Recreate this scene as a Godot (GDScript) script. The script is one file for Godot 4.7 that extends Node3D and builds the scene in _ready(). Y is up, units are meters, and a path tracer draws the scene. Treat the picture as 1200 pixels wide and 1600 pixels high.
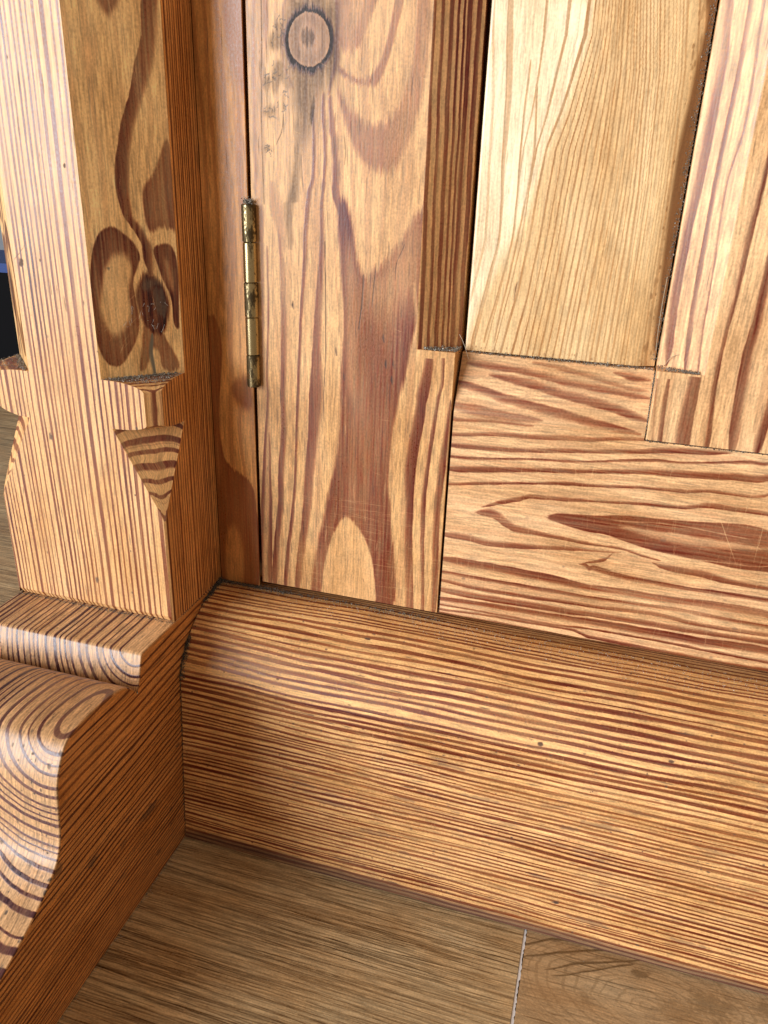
extends Node3D
# Lower corner of an old pine cabinet. Sizes below are millimetres; MM turns them into metres.
const MM := 0.001
# photograph camera, solved from the cabinet's straight edges (pixels of the 1200 x 1600 photograph)
const CX := Vector3(0.958564, 0.035305, -0.282679)
const CY := Vector3(0.144098, -0.916074, 0.374224)
const CZ := Vector3(-0.245743, -0.399452, -0.883203)
const EYE := Vector3(135.696, 248.869, 249.126)
const FOCAL := 1235.275

var noise_fine: PackedByteArray
var noise_mid: PackedByteArray
var rng := RandomNumberGenerator.new()

# ---------------------------------------------------------------- camera and light
func _ready() -> void:
	var t0 := Time.get_ticks_msec()
	var cam := Camera3D.new()
	cam.name = "camera"
	cam.fov = 65.8565
	cam.near = 0.01
	cam.far = 20.0
	add_child(cam)
	cam.transform = Transform3D(Basis(CX, -CY, -CZ), EYE * MM)
	cam.current = true
	var env := Environment.new()
	env.background_mode = Environment.BG_COLOR
	env.background_color = Color(1.0, 0.90, 0.80)
	env.background_energy_multiplier = 0.36
	env.tonemap_mode = Environment.TONE_MAPPER_LINEAR
	env.tonemap_exposure = 1.06
	env.sdfgi_enabled = true
	env.ssao_enabled = true
	env.ssil_enabled = true
	var we := WorldEnvironment.new()
	we.name = "world_environment"
	we.environment = env
	add_child(we)
	var win := AreaLight3D.new()          # the tall window in front and to the left
	win.name = "window_light"
	win.area_size = Vector2(1.25, 1.05)
	win.light_color = Color(0.94, 0.965, 1.0)
	win.light_energy = 6.2
	win.shadow_enabled = true
	add_child(win)
	win.look_at_from_position(Vector3(-1.20, 0.54, 1.52), Vector3(0.06, 0.12, 0.02))

	make_noise()
	build_floor()
	build_background()
	build_cabinet()
	build_dust()
	print("built in ", Time.get_ticks_msec() - t0, " ms")

# ---------------------------------------------------------------- noise tables (512 x 512, tileable)
func make_noise() -> void:
	var f := FastNoiseLite.new()
	f.seed = 11
	f.noise_type = FastNoiseLite.TYPE_PERLIN
	f.frequency = 0.09
	f.fractal_octaves = 3
	noise_fine = f.get_seamless_image(512, 512).get_data()
	f.seed = 23
	f.frequency = 0.02
	f.fractal_octaves = 3
	noise_mid = f.get_seamless_image(512, 512).get_data()

func nf(a: float, b: float) -> float:   # fine noise, one table cell per unit, 0..1
	return noise_fine[(int(a) & 511) + ((int(b) & 511) << 9)] / 255.0

func nm(a: float, b: float) -> float:
	return noise_mid[(int(a) & 511) + ((int(b) & 511) << 9)] / 255.0

# ---------------------------------------------------------------- a wooden surface with its own picture
class Face:
	var o: Vector3          # a point of the plane, mm
	var ua: Vector3         # across the grain
	var va: Vector3         # along the grain
	var n: Vector3
	var u0: float
	var v0: float
	var du: float
	var dv: float
	var ppm: float
	var w: int
	var h: int
	var d: PackedFloat32Array   # latewood 0..1
	var s: PackedFloat32Array   # stain 0..1
	var fine: PackedByteArray
	var mid: PackedByteArray
	var seed_off := 0
	var early := Vector3(214, 168, 112)
	var late := Vector3(112, 56, 32)
	var stain := Vector3(60, 48, 44)   # bark, resin, knot cracks and dents: the second colour of the wood
	var fibre := 0.3
	var broad := 0.14
	var lut: PackedFloat32Array
	var lut0 := 0.0
	var cuts: Array = []
	var sap: PackedFloat32Array      # where the pale outer wood lies
	var sap_early := Vector3(252, 228, 186)

	func setup(o_: Vector3, ua_: Vector3, va_: Vector3, n_: Vector3, ext: Rect2, ppm_: float, owner, off: int) -> void:
		o = o_; ua = ua_; va = va_; n = n_
		u0 = ext.position.x; v0 = ext.position.y; du = ext.size.x; dv = ext.size.y
		ppm = ppm_
		w = int(du * ppm); h = int(dv * ppm)
		d.resize(w * h); s.resize(w * h)
		fine = owner.noise_fine; mid = owner.noise_mid
		seed_off = off

	func st(u: float, v: float) -> Vector2:
		return Vector2((u - u0) / du, (v - v0) / dv)

	func at(u: float, v: float, hh: float) -> Vector3:
		return o + ua * u + va * v + n * hh

	# photograph pixel -> (u, v) on this plane
	func px(x: float, y: float) -> Vector2:
		return px_on(x, y, o, n)

	func px_on(x: float, y: float, po: Vector3, pn: Vector3) -> Vector2:
		var r: Vector3 = CX * (x - 600.0) + CY * (y - 800.0) + CZ * FOCAL
		var q: Vector3 = EYE + r * ((po - EYE).dot(pn) / r.dot(pn))
		return Vector2((q - o).dot(ua), (q - o).dot(va))

	# value of the noise in mm space
	func fib(u: float, v: float, su: float, sv: float) -> float:
		return fine[((int(u * su) + seed_off * 37) & 511) + (((int(v * sv) + seed_off * 91) & 511) << 9)] / 255.0

	func mdn(u: float, v: float, su: float, sv: float) -> float:
		return mid[((int(u * su) + seed_off * 53) & 511) + (((int(v * sv) + seed_off * 17) & 511) << 9)] / 255.0

	# ring sequence: zones = [[p, spacing, dark share, strength], ...]
	func make_lut(seed_: int, p0: float, p1: float, zones: Array) -> void:
		var r := RandomNumberGenerator.new()
		r.seed = seed_
		lut0 = p0
		var m := int((p1 - p0) / 0.04) + 1
		lut.resize(m)
		lut.fill(0.0)
		var p := p0 + 0.9
		while p < p1:
			var z: Array = zones[0]
			for k in zones.size() - 1:
				var a: Array = zones[k]
				var b: Array = zones[k + 1]
				if p >= a[0]:
					var t := clampf((p - a[0]) / (b[0] - a[0]), 0.0, 1.0)
					z = [0, lerpf(a[1], b[1], t), lerpf(a[2], b[2], t), lerpf(a[3], b[3], t)]
			var sp: float = z[1] * r.randf_range(0.6, 1.45)
			var wd: float = sp * z[2] * r.randf_range(0.65, 1.3)
			var st_: float = z[3] * r.randf_range(0.84, 1.04)
			var soft0: float = wd * r.randf_range(0.1, 0.4)     # slow rise
			var soft1: float = minf(0.1, wd * 0.2)               # sharp end
			var i0 := int((p - soft0 - p0) / 0.04)
			var i1 := int((p + wd + soft1 - p0) / 0.04)
			for i in range(maxi(i0, 0), mini(i1 + 1, m)):
				var q := p0 + i * 0.04
				var c := smoothstep(p - soft0, p + soft0 * 0.3, q) * (1.0 - smoothstep(p + wd - soft1, p + wd + soft1, q))
				lut[i] = maxf(lut[i], c * st_)
			if r.randf() < 0.2:      # a faint false ring
				var q2 := p + sp * r.randf_range(0.5, 0.85)
				var j := int((q2 - p0) / 0.04)
				for i in range(maxi(j - 3, 0), mini(j + 4, m)):
					lut[i] = maxf(lut[i], 0.42 * st_ * (1.0 - absf(i - j) / 4.0))
			p += sp

	func ring(p: float) -> float:
		var i := int((p - lut0) * 25.0)
		return lut[clampi(i, 0, lut.size() - 1)]

	# rings that run straight along v, with guides [[[v, u], ...], ...] (each sorted by v) bending them
	func fill(guides: Array, phases: Array, wob: float, wob_long: float) -> void:
		var dd := d
		var step := 1.0 / ppm
		var mlast := lut.size() - 1
		var ng := guides.size()
		var gu: Array[float] = []
		gu.resize(ng)
		for j in h:
			var v := v0 + (j + 0.5) * step
			for k in ng:
				var g: Array = guides[k]
				var i := 0
				while i < g.size() - 2 and v > g[i + 1][0]:
					i += 1
				gu[k] = lerpf(g[i][1], g[i + 1][1], (v - g[i][0]) / (g[i + 1][0] - g[i][0]))
			var k2 := 0
			var rm := ((int(v * 1.4) + seed_off * 17) & 511) << 9
			var rl := ((int(v * 0.5) + seed_off * 29) & 511) << 9
			for i in w:
				var u := u0 + (i + 0.5) * step
				var p := u
				if ng > 1:
					while k2 < ng - 2 and u > gu[k2 + 1]:
						k2 += 1
					if u < gu[0]:
						p = phases[0] + u - gu[0]
					elif u > gu[ng - 1]:
						p = phases[ng - 1] + u - gu[ng - 1]
					else:
						p = lerpf(phases[k2], phases[k2 + 1], (u - gu[k2]) / (gu[k2 + 1] - gu[k2]))
				p += wob * (mid[((int(u * 9.0) + seed_off * 53) & 511) + rm] / 255.0 - 0.5)
				p += wob_long * (mid[((int(u * 2.0) + seed_off * 71) & 511) + rl] / 255.0 - 0.5)
				dd[j * w + i] = lut[clampi(int((p - lut0) * 25.0), 0, mlast)]
		d = dd

	func fill_fn(fn: Callable, wob: float, wv := 1.2) -> void:
		var dd := d
		var step := 1.0 / ppm
		var mlast := lut.size() - 1
		for j in h:
			var v := v0 + (j + 0.5) * step
			for i in w:
				var u := u0 + (i + 0.5) * step
				var p: float = fn.call(u, v)
				p += wob * (mdn(u, v, 7.0, wv) - 0.5)
				dd[j * w + i] = lut[clampi(int((p - lut0) * 25.0), 0, mlast)]
		d = dd

	# a traced band: pts [[x, y, width], ...] in photograph pixels, width across the grain
	func band(pts: Array, strength := 1.0, soft := 0.25, frayed := 0.5, horizontal := false, chan := 0, po = null, pn = null, taper := true) -> void:
		var L: Array = []
		for q in pts:
			var hx: float = 0.0 if horizontal else q[2] * 0.5
			var hy: float = q[2] * 0.5 if horizontal else 0.0
			var a: Vector2
			var b: Vector2
			if po == null:
				a = px(q[0] - hx, q[1] - hy); b = px(q[0] + hx, q[1] + hy)
			else:
				a = px_on(q[0] - hx, q[1] - hy, po, pn); b = px_on(q[0] + hx, q[1] + hy, po, pn)
			var e: bool = q[0] > 1185 or q[1] < 10
			L.append([(a.y + b.y) * 0.5, (a.x + b.x) * 0.5, absf(b.x - a.x) * 0.5, e])
		stroke(L, strength, soft, frayed, chan, taper)

	# the same with points [v, u, half width, runs on] in mm
	func stroke(L: Array, strength := 1.0, soft := 0.25, frayed := 0.5, chan := 0, taper := true) -> void:
		L.sort_custom(func(a, b): return a[0] < b[0])
		var m := L.size()
		if L[m - 1][3] or v0 + dv - L[m - 1][0] < 3.0:
			var sl: float = (L[m - 1][1] - L[m - 2][1]) / (L[m - 1][0] - L[m - 2][0])
			L.append([v0 + dv + 1.0, L[m - 1][1] + sl * (v0 + dv + 1.0 - L[m - 1][0]), L[m - 1][2], false])
		if L[0][3] or L[0][0] - v0 < 3.0:
			var sl2: float = (L[1][1] - L[0][1]) / (L[1][0] - L[0][0])
			L.push_front([v0 - 1.0, L[0][1] + sl2 * (v0 - 1.0 - L[0][0]), L[0][2], false])
		m = L.size()
		var dd := d if chan == 0 else s
		var step := 1.0 / ppm
		var j0 := maxi(0, int((L[0][0] - v0) * ppm))
		var j1 := mini(h, int((L[m - 1][0] - v0) * ppm) + 1)
		var k := 0
		var va_: float = L[0][0]
		var vb_: float = L[m - 1][0]
		var side := 1.0 if (int(L[0][1] * 7.3 + L[0][0] * 3.1) & 1) == 0 else -1.0
		for j in range(j0, j1):
			var v := v0 + (j + 0.5) * step
			while k < m - 2 and v > L[k + 1][0]:
				k += 1
			var a: Array = L[k]
			var b: Array = L[k + 1]
			var t := clampf((v - a[0]) / maxf(b[0] - a[0], 0.001), 0.0, 1.0)
			var pa: Array = L[maxi(k - 1, 0)]
			var pb: Array = L[mini(k + 2, m - 1)]
			var uc: float = cubic_interpolate(a[1], b[1], pa[1], pb[1], t)
			var hw: float = lerpf(a[2], b[2], t)
			if strength > 0.0 and chan == 0:
				hw *= 1.14
			if taper:
				hw *= sqrt(clampf(minf(v - va_, vb_ - v) / (hw * 5.0 + 0.2), 0.0, 1.0))
			uc += 0.4 * (mdn(L[0][1], v, 5.0, 2.0) - 0.5)
			var rf := ((int(v * 2.2) + seed_off * 91) & 511) << 9
			var i0 := maxi(0, int((uc - hw - soft - frayed - u0) * ppm))
			var i1 := mini(w, int((uc + hw + soft + frayed - u0) * ppm) + 2)
			for i in range(i0, i1):
				var u := u0 + (i + 0.5) * step
				var fr := frayed * (fine[((int(u * 16.0) + seed_off * 37) & 511) + rf] / 255.0 - 0.5)
				var xs := (u - uc) * side
				var e := hw - absf(u - uc) + fr
				if e > -soft:
					var c := clampf((hw - xs + fr * 0.6 + soft) / (2.0 * soft), 0.0, 1.0)
					var c3 := clampf((hw + xs + fr + soft) / (2.0 * soft + 0.7 * hw), 0.0, 1.0)
					c = c * c * (3.0 - 2.0 * c) * c3 * (2.0 - c3)
					if chan == 0 and hw > 0.01:
						c *= 0.88 + 0.14 * clampf(xs / hw, -1.0, 1.0)
					var x := j * w + i
					if strength >= 0.0:
						dd[x] = maxf(dd[x], strength * c)
					else:
						dd[x] = lerpf(dd[x], 0.0, -strength * c)
		if chan == 0:
			d = dd
		else:
			s = dd

	# a traced patch with an outline in photograph pixels
	func patch(pts: Array, strength := 1.0, soft := 0.5, frayed := 1.5, chan := 0, po = null, pn = null) -> void:
		var P := PackedVector2Array()
		for q in pts:
			P.append(px(q[0], q[1]) if po == null else px_on(q[0], q[1], po, pn))
		patch_mm(P, strength, soft, frayed, chan)

	func patch_mm(P: PackedVector2Array, strength: float, soft: float, frayed: float, chan: int) -> void:
		# round the outline
		for pass_ in 2:
			var Q := PackedVector2Array()
			for i in P.size():
				var a := P[i]
				var b := P[(i + 1) % P.size()]
				Q.append(a.lerp(b, 0.25)); Q.append(a.lerp(b, 0.75))
			P = Q
		var lo := P[0]
		var hi := P[0]
		for q in P:
			lo = lo.min(q); hi = hi.max(q)
		lo -= Vector2.ONE * (soft + frayed) * 1.5; hi += Vector2.ONE * (soft + frayed) * 1.5
		var i0 := maxi(0, int((lo.x - u0) * ppm))
		var i1 := mini(w - 1, int((hi.x - u0) * ppm))
		var j0 := maxi(0, int((lo.y - v0) * ppm))
		var j1 := mini(h - 1, int((hi.y - v0) * ppm))
		if i1 <= i0 or j1 <= j0:
			return
		const G := 4
		var gw := (i1 - i0) / G + 2
		var gh := (j1 - j0) / G + 2
		var grid := PackedFloat32Array()
		grid.resize(gw * gh)
		var np := P.size()
		for gj in gh:
			for gi in gw:
				var c := Vector2(u0 + (i0 + gi * G) / ppm, v0 + (j0 + gj * G) / ppm)
				var best := 1e9
				var ins := false
				for k in np:
					var a := P[k]
					var b := P[(k + 1) % np]
					var ab := b - a
					var t := clampf((c - a).dot(ab) / maxf(ab.length_squared(), 1e-9), 0.0, 1.0)
					best = minf(best, c.distance_squared_to(a + ab * t))
					if (a.y > c.y) != (b.y > c.y) and c.x < ab.x * (c.y - a.y) / ab.y + a.x:
						ins = not ins
				grid[gj * gw + gi] = sqrt(best) * (1.0 if ins else -1.0)
		var dd := d if chan == 0 else s
		for j in range(j0, j1 + 1):
			var gj2 := (j - j0) / G
			var ty := float((j - j0) % G) / G
			var v := v0 + (j + 0.5) / ppm
			for i in range(i0, i1 + 1):
				var gi2 := (i - i0) / G
				var tx := float((i - i0) % G) / G
				var q0 := gj2 * gw + gi2
				var e := lerpf(lerpf(grid[q0], grid[q0 + 1], tx), lerpf(grid[q0 + gw], grid[q0 + gw + 1], tx), ty)
				if e < -soft * 2.4 - frayed * 1.3:
					continue
				var u := u0 + (i + 0.5) / ppm
				var gv := minf(1.0, absf(grid[q0 + gw] - grid[q0]) * ppm / G)
				var gk := 0.25 + 1.3 * gv * gv
				e += frayed * gk * (0.45 * fib(u, v, 12.0, 0.6) + 0.55 * fib(u, v, 30.0, 1.6) - 0.5) * 1.6
				var sf := soft * (0.8 + 1.6 * gv)
				var c2 := clampf((e + sf) / (2.0 * sf), 0.0, 1.0)
				if c2 <= 0.0:
					continue
				c2 = c2 * c2 * (3.0 - 2.0 * c2)
				if strength > 0.0 and chan == 0:
					c2 *= 0.84 + 0.16 * exp(-maxf(e, 0.0) * 0.55)
				var x := j * w + i
				if strength >= 0.0:
					dd[x] = maxf(dd[x], strength * c2)
				else:
					dd[x] = lerpf(dd[x], 0.0, -strength * c2)
		if chan == 0:
			d = dd
		else:
			s = dd

	# short dark pores and resin streaks along the grain, and pale scratches
	func flecks(count: int, seed_: int, lmin: float, lmax: float, wd: float, strength: float, chan := 1) -> void:
		var r := RandomNumberGenerator.new()
		r.seed = seed_
		for k in count:
			var u := u0 + r.randf() * du
			var v := v0 + r.randf() * dv
			var ln := r.randf_range(lmin, lmax)
			var tilt := r.randf_range(-0.02, 0.02) * ln
			var w_: float = wd * r.randf_range(0.5, 1.3) * 0.5
			stroke([[v - ln * 0.5, u - tilt, 0.02, false], [v, u, w_, false], [v + ln * 0.5, u + tilt, 0.02, false]], strength * r.randf_range(0.4, 1.0), 0.1, 0.1, chan)

	func blots(count: int, seed_: int, rmin: float, rmax: float, strength: float, region: Rect2, chan := 1, elong := 1.0) -> void:
		var r := RandomNumberGenerator.new()
		r.seed = seed_
		var dd := s if chan == 1 else d
		for k in count:
			var cu := region.position.x + r.randf() * region.size.x
			var cv := region.position.y + r.randf() * region.size.y
			var ru := rmin + (rmax - rmin) * pow(r.randf(), 2.5)
			var rv := ru * r.randf_range(0.8, 2.2) * elong
			var q := strength * r.randf_range(0.3, 1.0)
			for j in range(maxi(0, int((cv - rv * 1.5 - v0) * ppm)), mini(h, int((cv + rv * 1.5 - v0) * ppm) + 2)):
				for i in range(maxi(0, int((cu - ru * 1.5 - u0) * ppm)), mini(w, int((cu + ru * 1.5 - u0) * ppm) + 2)):
					var u := u0 + (i + 0.5) / ppm
					var v := v0 + (j + 0.5) / ppm
					var e := 1.0 - Vector2((u - cu) / ru, (v - cv) / rv).length() + 1.1 * (fib(u, v, 9.0, 5.0) - 0.5)
					if e > 0.0:
						dd[j * w + i] = maxf(dd[j * w + i], q * minf(1.0, e * 2.5))
		if chan == 1:
			s = dd
		else:
			d = dd

	# fine pale scratches: region in mm, angle from the grain in degrees
	func scratches(count: int, seed_: int, region: Rect2, a0: float, a1: float, lmin: float, lmax: float, strength: float) -> void:
		var r := RandomNumberGenerator.new()
		r.seed = seed_
		for k in count:
			var p := region.position + region.size * Vector2(r.randf(), r.randf())
			var a := deg_to_rad(r.randf_range(a0, a1))
			var q := p + Vector2(sin(a), cos(a)) * r.randf_range(lmin, lmax)
			cuts.append([p, q, strength * r.randf_range(0.4, 1.0)])

	func scratch_px(x0: float, y0: float, x1: float, y1: float, strength: float) -> void:
		cuts.append([px(x0, y0), px(x1, y1), strength])

	# short wriggling dark marks of bark inside a region (mm)
	func bark(count: int, seed_: int, region: Rect2, lmin: float, lmax: float) -> void:
		var r := RandomNumberGenerator.new()
		r.seed = seed_
		for k in count:
			var p := region.position + region.size * Vector2(r.randf(), r.randf())
			var a := r.randf_range(0.5, 2.2)
			for e in 3:
				var q := p + Vector2(sin(a), cos(a)) * r.randf_range(lmin, lmax)
				cuts.append([p, q, 0.5, true])
				cuts.append([p + Vector2(0.1, 0.17), q + Vector2(0.1, 0.17), 0.35, true])
				p = q
				a += r.randf_range(-1.1, 1.1)

	func pictures() -> Array:
		var col := PackedByteArray()
		col.resize(w * h * 3)
		var hei := PackedByteArray()
		hei.resize(w * h)
		var rou := PackedByteArray()
		rou.resize(w * h)
		var step := 1.0 / ppm
		var er := early.x; var eg := early.y; var eb := early.z
		var lr := late.x; var lg := late.y; var lb := late.z
		var sr := stain.x; var sg := stain.y; var sb := stain.z
		var x := 0
		for j in h:
			var v := v0 + (j + 0.5) * step
			var r1 := ((int(v * 1.7) + seed_off * 91) & 511) << 9
			var r2 := ((int(v * 13.0) + seed_off * 13) & 511) << 9
			var r3 := ((int(v * 1.3) + seed_off * 17) & 511) << 9
			var r4 := ((int(v * 0.35) + seed_off * 41) & 511) << 9
			var r5 := ((int(v * 0.7) + seed_off * 83) & 511) << 9
			for i in w:
				var u := u0 + (i + 0.5) * step
				var f1 := fine[((int(u * 19.0) + seed_off * 37) & 511) + r1] - 128.0
				var f2 := fine[((int(u * 21.0) + seed_off * 7) & 511) + r2] - 128.0
				var b1 := mid[((int(u * 4.0) + seed_off * 53) & 511) + r3] - 128.0
				var f4 := fine[((int(u * 14.0) + seed_off * 19) & 511) + r4] - 128.0
				var b2 := mid[((int(u * 2.6) + seed_off * 61) & 511) + r5] - 128.0
				var t := d[x] * (1.0 + 0.0038 * f4 + 0.0028 * b2)
				t = clampf(t + (f1 * 0.0016 + b1 * 0.0008) * (0.35 + t), 0.0, 1.7)
				var er2 := er
				var eg2 := eg
				var eb2 := eb
				if not sap.is_empty():
					var z := sap[x]
					er2 += (sap_early.x - er) * z; eg2 += (sap_early.y - eg) * z; eb2 += (sap_early.z - eb) * z
				var g := 1.0 + (fibre * (f1 * 0.75 + f2 * 0.4 + f4 * 0.35) + broad * b1) / 128.0
				var warm := b1 * 0.05
				var cr := (er2 + (lr - er2) * t) * g - warm * 1.4
				var cg := (eg2 + (lg - eg2) * t) * g
				var cb := (eb2 + (lb - eb2) * t) * g + warm
				var q := s[x]
				if q > 0.0:
					q = minf(q, 1.0)
					q = clampf(q * (1.0 + (0.004 * f2 + 0.009 * f4) * (1.0 - q)), 0.0, 1.0)
					cr += (sr - cr) * q; cg += (sg - cg) * q; cb += (sb - cb) * q
				col[x * 3] = clampi(int(cr), 0, 255)
				col[x * 3 + 1] = clampi(int(cg), 0, 255)
				col[x * 3 + 2] = clampi(int(cb), 0, 255)
				hei[x] = clampi(int(110.0 + 80.0 * t + f1 * 0.28 + f2 * 0.2 - q * 90.0), 0, 255)
				rou[x] = clampi(int(126.0 - 26.0 * t + 100.0 * q + f2 * 0.22 + b1 * 0.2), 40, 255)
				x += 1
		for cu in cuts:
			var a: Vector2 = cu[0]
			var b: Vector2 = cu[1]
			var nst := int(a.distance_to(b) * ppm * 1.4) + 1
			for k in nst:
				var tt := float(k) / nst
				var q := a.lerp(b, tt)
				var i := int((q.x - u0) * ppm)
				var j := int((q.y - v0) * ppm)
				if i < 0 or j < 0 or i >= w or j >= h:
					continue
				var y := j * w + i
				var g2: float = cu[2] * sin(PI * minf(1.0, tt * 1.02)) * (0.5 + fine[(k * 5 + int(a.x * 31.0)) & 511] / 255.0)
				for e in 3:
					var target := 238.0 if e == 0 else (196.0 if e == 1 else 140.0)
					if cu.size() > 3:
						target = 66.0 - 11.0 * e
					col[y * 3 + e] = clampi(int(lerpf(col[y * 3 + e], target, clampf(g2, 0.0, 0.9))), 0, 255)
				hei[y] = maxi(0, hei[y] - int(50.0 * g2))
		return [Image.create_from_data(w, h, false, Image.FORMAT_RGB8, col), Image.create_from_data(w, h, false, Image.FORMAT_L8, hei), Image.create_from_data(w, h, false, Image.FORMAT_L8, rou)]

	func material(rough: float, bump: float) -> StandardMaterial3D:
		var im := pictures()
		var m := StandardMaterial3D.new()
		m.albedo_texture = ImageTexture.create_from_image(im[0])
		m.roughness = rough / 0.46
		m.roughness_texture = ImageTexture.create_from_image(im[2])
		m.roughness_texture_channel = BaseMaterial3D.TEXTURE_CHANNEL_RED
		m.heightmap_enabled = true
		m.heightmap_texture = ImageTexture.create_from_image(im[1])
		m.heightmap_scale = bump
		d = PackedFloat32Array(); s = PackedFloat32Array()
		return m

func face(o: Vector3, ua: Vector3, va: Vector3, n: Vector3, ext: Rect2, ppm: float, off: int) -> Face:
	var f := Face.new()
	f.setup(o, ua, va, n, ext, ppm, self, off)
	return f

# points of a zoomed crop -> photograph pixels
func crop(ox: float, oy: float, s: float, pts: Array) -> Array:
	var r := []
	for q in pts:
		if q.size() > 2:
			r.append([ox + q[0] / s, oy + q[1] / s, q[2] / s])
		else:
			r.append([ox + q[0] / s, oy + q[1] / s])
	return r

# ---------------------------------------------------------------- mesh helpers
class MB:
	var sts := {}
	func tool(m: Material) -> SurfaceTool:
		if not sts.has(m):
			var st := SurfaceTool.new()
			st.begin(Mesh.PRIMITIVE_TRIANGLES)
			st.set_material(m)
			sts[m] = st
		return sts[m]
	func tri(m: Material, p: Array, nn: Array, uv: Array) -> void:
		var st := tool(m)
		var face_n: Vector3 = (p[1] - p[0]).cross(p[2] - p[0])
		if face_n.length_squared() < 1e-14:
			return
		var order := [0, 1, 2]
		if face_n.dot(nn[0] + nn[1] + nn[2]) > 0.0:
			order = [0, 2, 1]
		for k in order:
			st.set_normal(nn[k]); st.set_uv(uv[k]); st.add_vertex(p[k] * 0.001)
	func quad(m: Material, p: Array, nn: Array, uv: Array) -> void:
		tri(m, [p[0], p[1], p[2]], [nn[0], nn[1], nn[2]], [uv[0], uv[1], uv[2]])
		tri(m, [p[0], p[2], p[3]], [nn[0], nn[2], nn[3]], [uv[0], uv[2], uv[3]])
	func mesh() -> ArrayMesh:
		var am: ArrayMesh = null
		for m in sts:
			am = sts[m].commit(am)
		return am

func obj(called: String, mb: MB, parent: Node) -> MeshInstance3D:
	var mi := MeshInstance3D.new()
	mi.name = called
	mi.mesh = mb.mesh()
	parent.add_child(mi, true)
	return mi

# normals along a profile of Vector3(u, h, texture u); sharp where it turns by more than 35 degrees
func profile_normals(prof: Array, flip: bool) -> Array:
	var seg := []
	for i in prof.size() - 1:
		var t := Vector2(prof[i + 1].x - prof[i].x, prof[i + 1].y - prof[i].y).normalized()
		var nn := Vector2(-t.y, t.x)
		seg.append(-nn if flip else nn)
	var len := []
	for i in prof.size() - 1:
		len.append(Vector2(prof[i + 1].x - prof[i].x, prof[i + 1].y - prof[i].y).length())
	var join := func(i: int, j: int) -> Vector2:
		if len[i] > 3.0 * len[j]:
			return seg[i]
		if len[j] > 3.0 * len[i]:
			return seg[j]
		return (seg[i] + seg[j]).normalized()
	var out := []
	for i in seg.size():
		var a: Vector2 = seg[i]
		var b: Vector2 = seg[i]
		if i > 0 and seg[i - 1].dot(seg[i]) > 0.82:
			a = join.call(i - 1, i)
		if i < seg.size() - 1 and seg[i + 1].dot(seg[i]) > 0.82:
			b = join.call(i, i + 1)
		out.append([a, b])
	return out

# profile (u, h, tu) swept along the face's v from v0 to v1
func sweep(mb: MB, f: Face, m: Material, prof: Array, v0: float, v1: float, cap_lo := false, cap_hi := false, flip := false) -> void:
	var nn := profile_normals(prof, flip)
	for i in prof.size() - 1:
		var a: Vector3 = prof[i]
		var b: Vector3 = prof[i + 1]
		var na: Vector3 = f.ua * nn[i][0].x + f.n * nn[i][0].y
		var nb: Vector3 = f.ua * nn[i][1].x + f.n * nn[i][1].y
		mb.quad(m, [f.at(a.x, v0, a.y), f.at(b.x, v0, b.y), f.at(b.x, v1, b.y), f.at(a.x, v1, a.y)], [na, nb, nb, na], [f.st(a.z, v0), f.st(b.z, v0), f.st(b.z, v1), f.st(a.z, v1)])
	var P := PackedVector2Array()
	for q in prof:
		P.append(Vector2(q.x, q.y))
	var ids := Geometry2D.triangulate_polygon(P)
	for side in [[cap_lo, v0, -1.0], [cap_hi, v1, 1.0]]:
		if side[0]:
			for k in range(0, ids.size(), 3):
				var pp := []
				var uu := []
				for e in 3:
					var q: Vector2 = P[ids[k + e]]
					pp.append(f.at(q.x, side[1], q.y))
					uu.append(f.st(q.x, side[1] + side[2] * q.y))
				var sn: Vector3 = f.va * side[2]
				mb.tri(m, pp, [sn, sn, sn], uu)

# profile of a board: width u0..u1, depth, rounded front edges
func board_profile(u0: float, u1: float, depth: float, r: float) -> Array:
	var p := []
	p.append(Vector3(u0, -depth, u0 - depth))
	for k in 5:
		var a := PI * 0.5 * k / 4.0
		p.append(Vector3(u0 + r * (1.0 - cos(a)), -r * (1.0 - sin(a)), u0 + r * (1.0 - cos(a))))
	for k in 5:
		var a2 := PI * 0.5 * (4 - k) / 4.0
		p.append(Vector3(u1 - r * (1.0 - cos(a2)), -r * (1.0 - sin(a2)), u1 - r * (1.0 - cos(a2))))
	p.append(Vector3(u1, -depth, u1 + depth))
	return p

func thing(called: String, label: String, category: String) -> Node3D:
	var o := Node3D.new()
	o.name = called
	add_child(o, true)
	o.set_meta("label", label)
	o.set_meta("category", category)
	return o

func plain(c: Color, rough: float) -> StandardMaterial3D:
	var m := StandardMaterial3D.new()
	m.albedo_color = c
	m.roughness = rough
	return m

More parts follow.
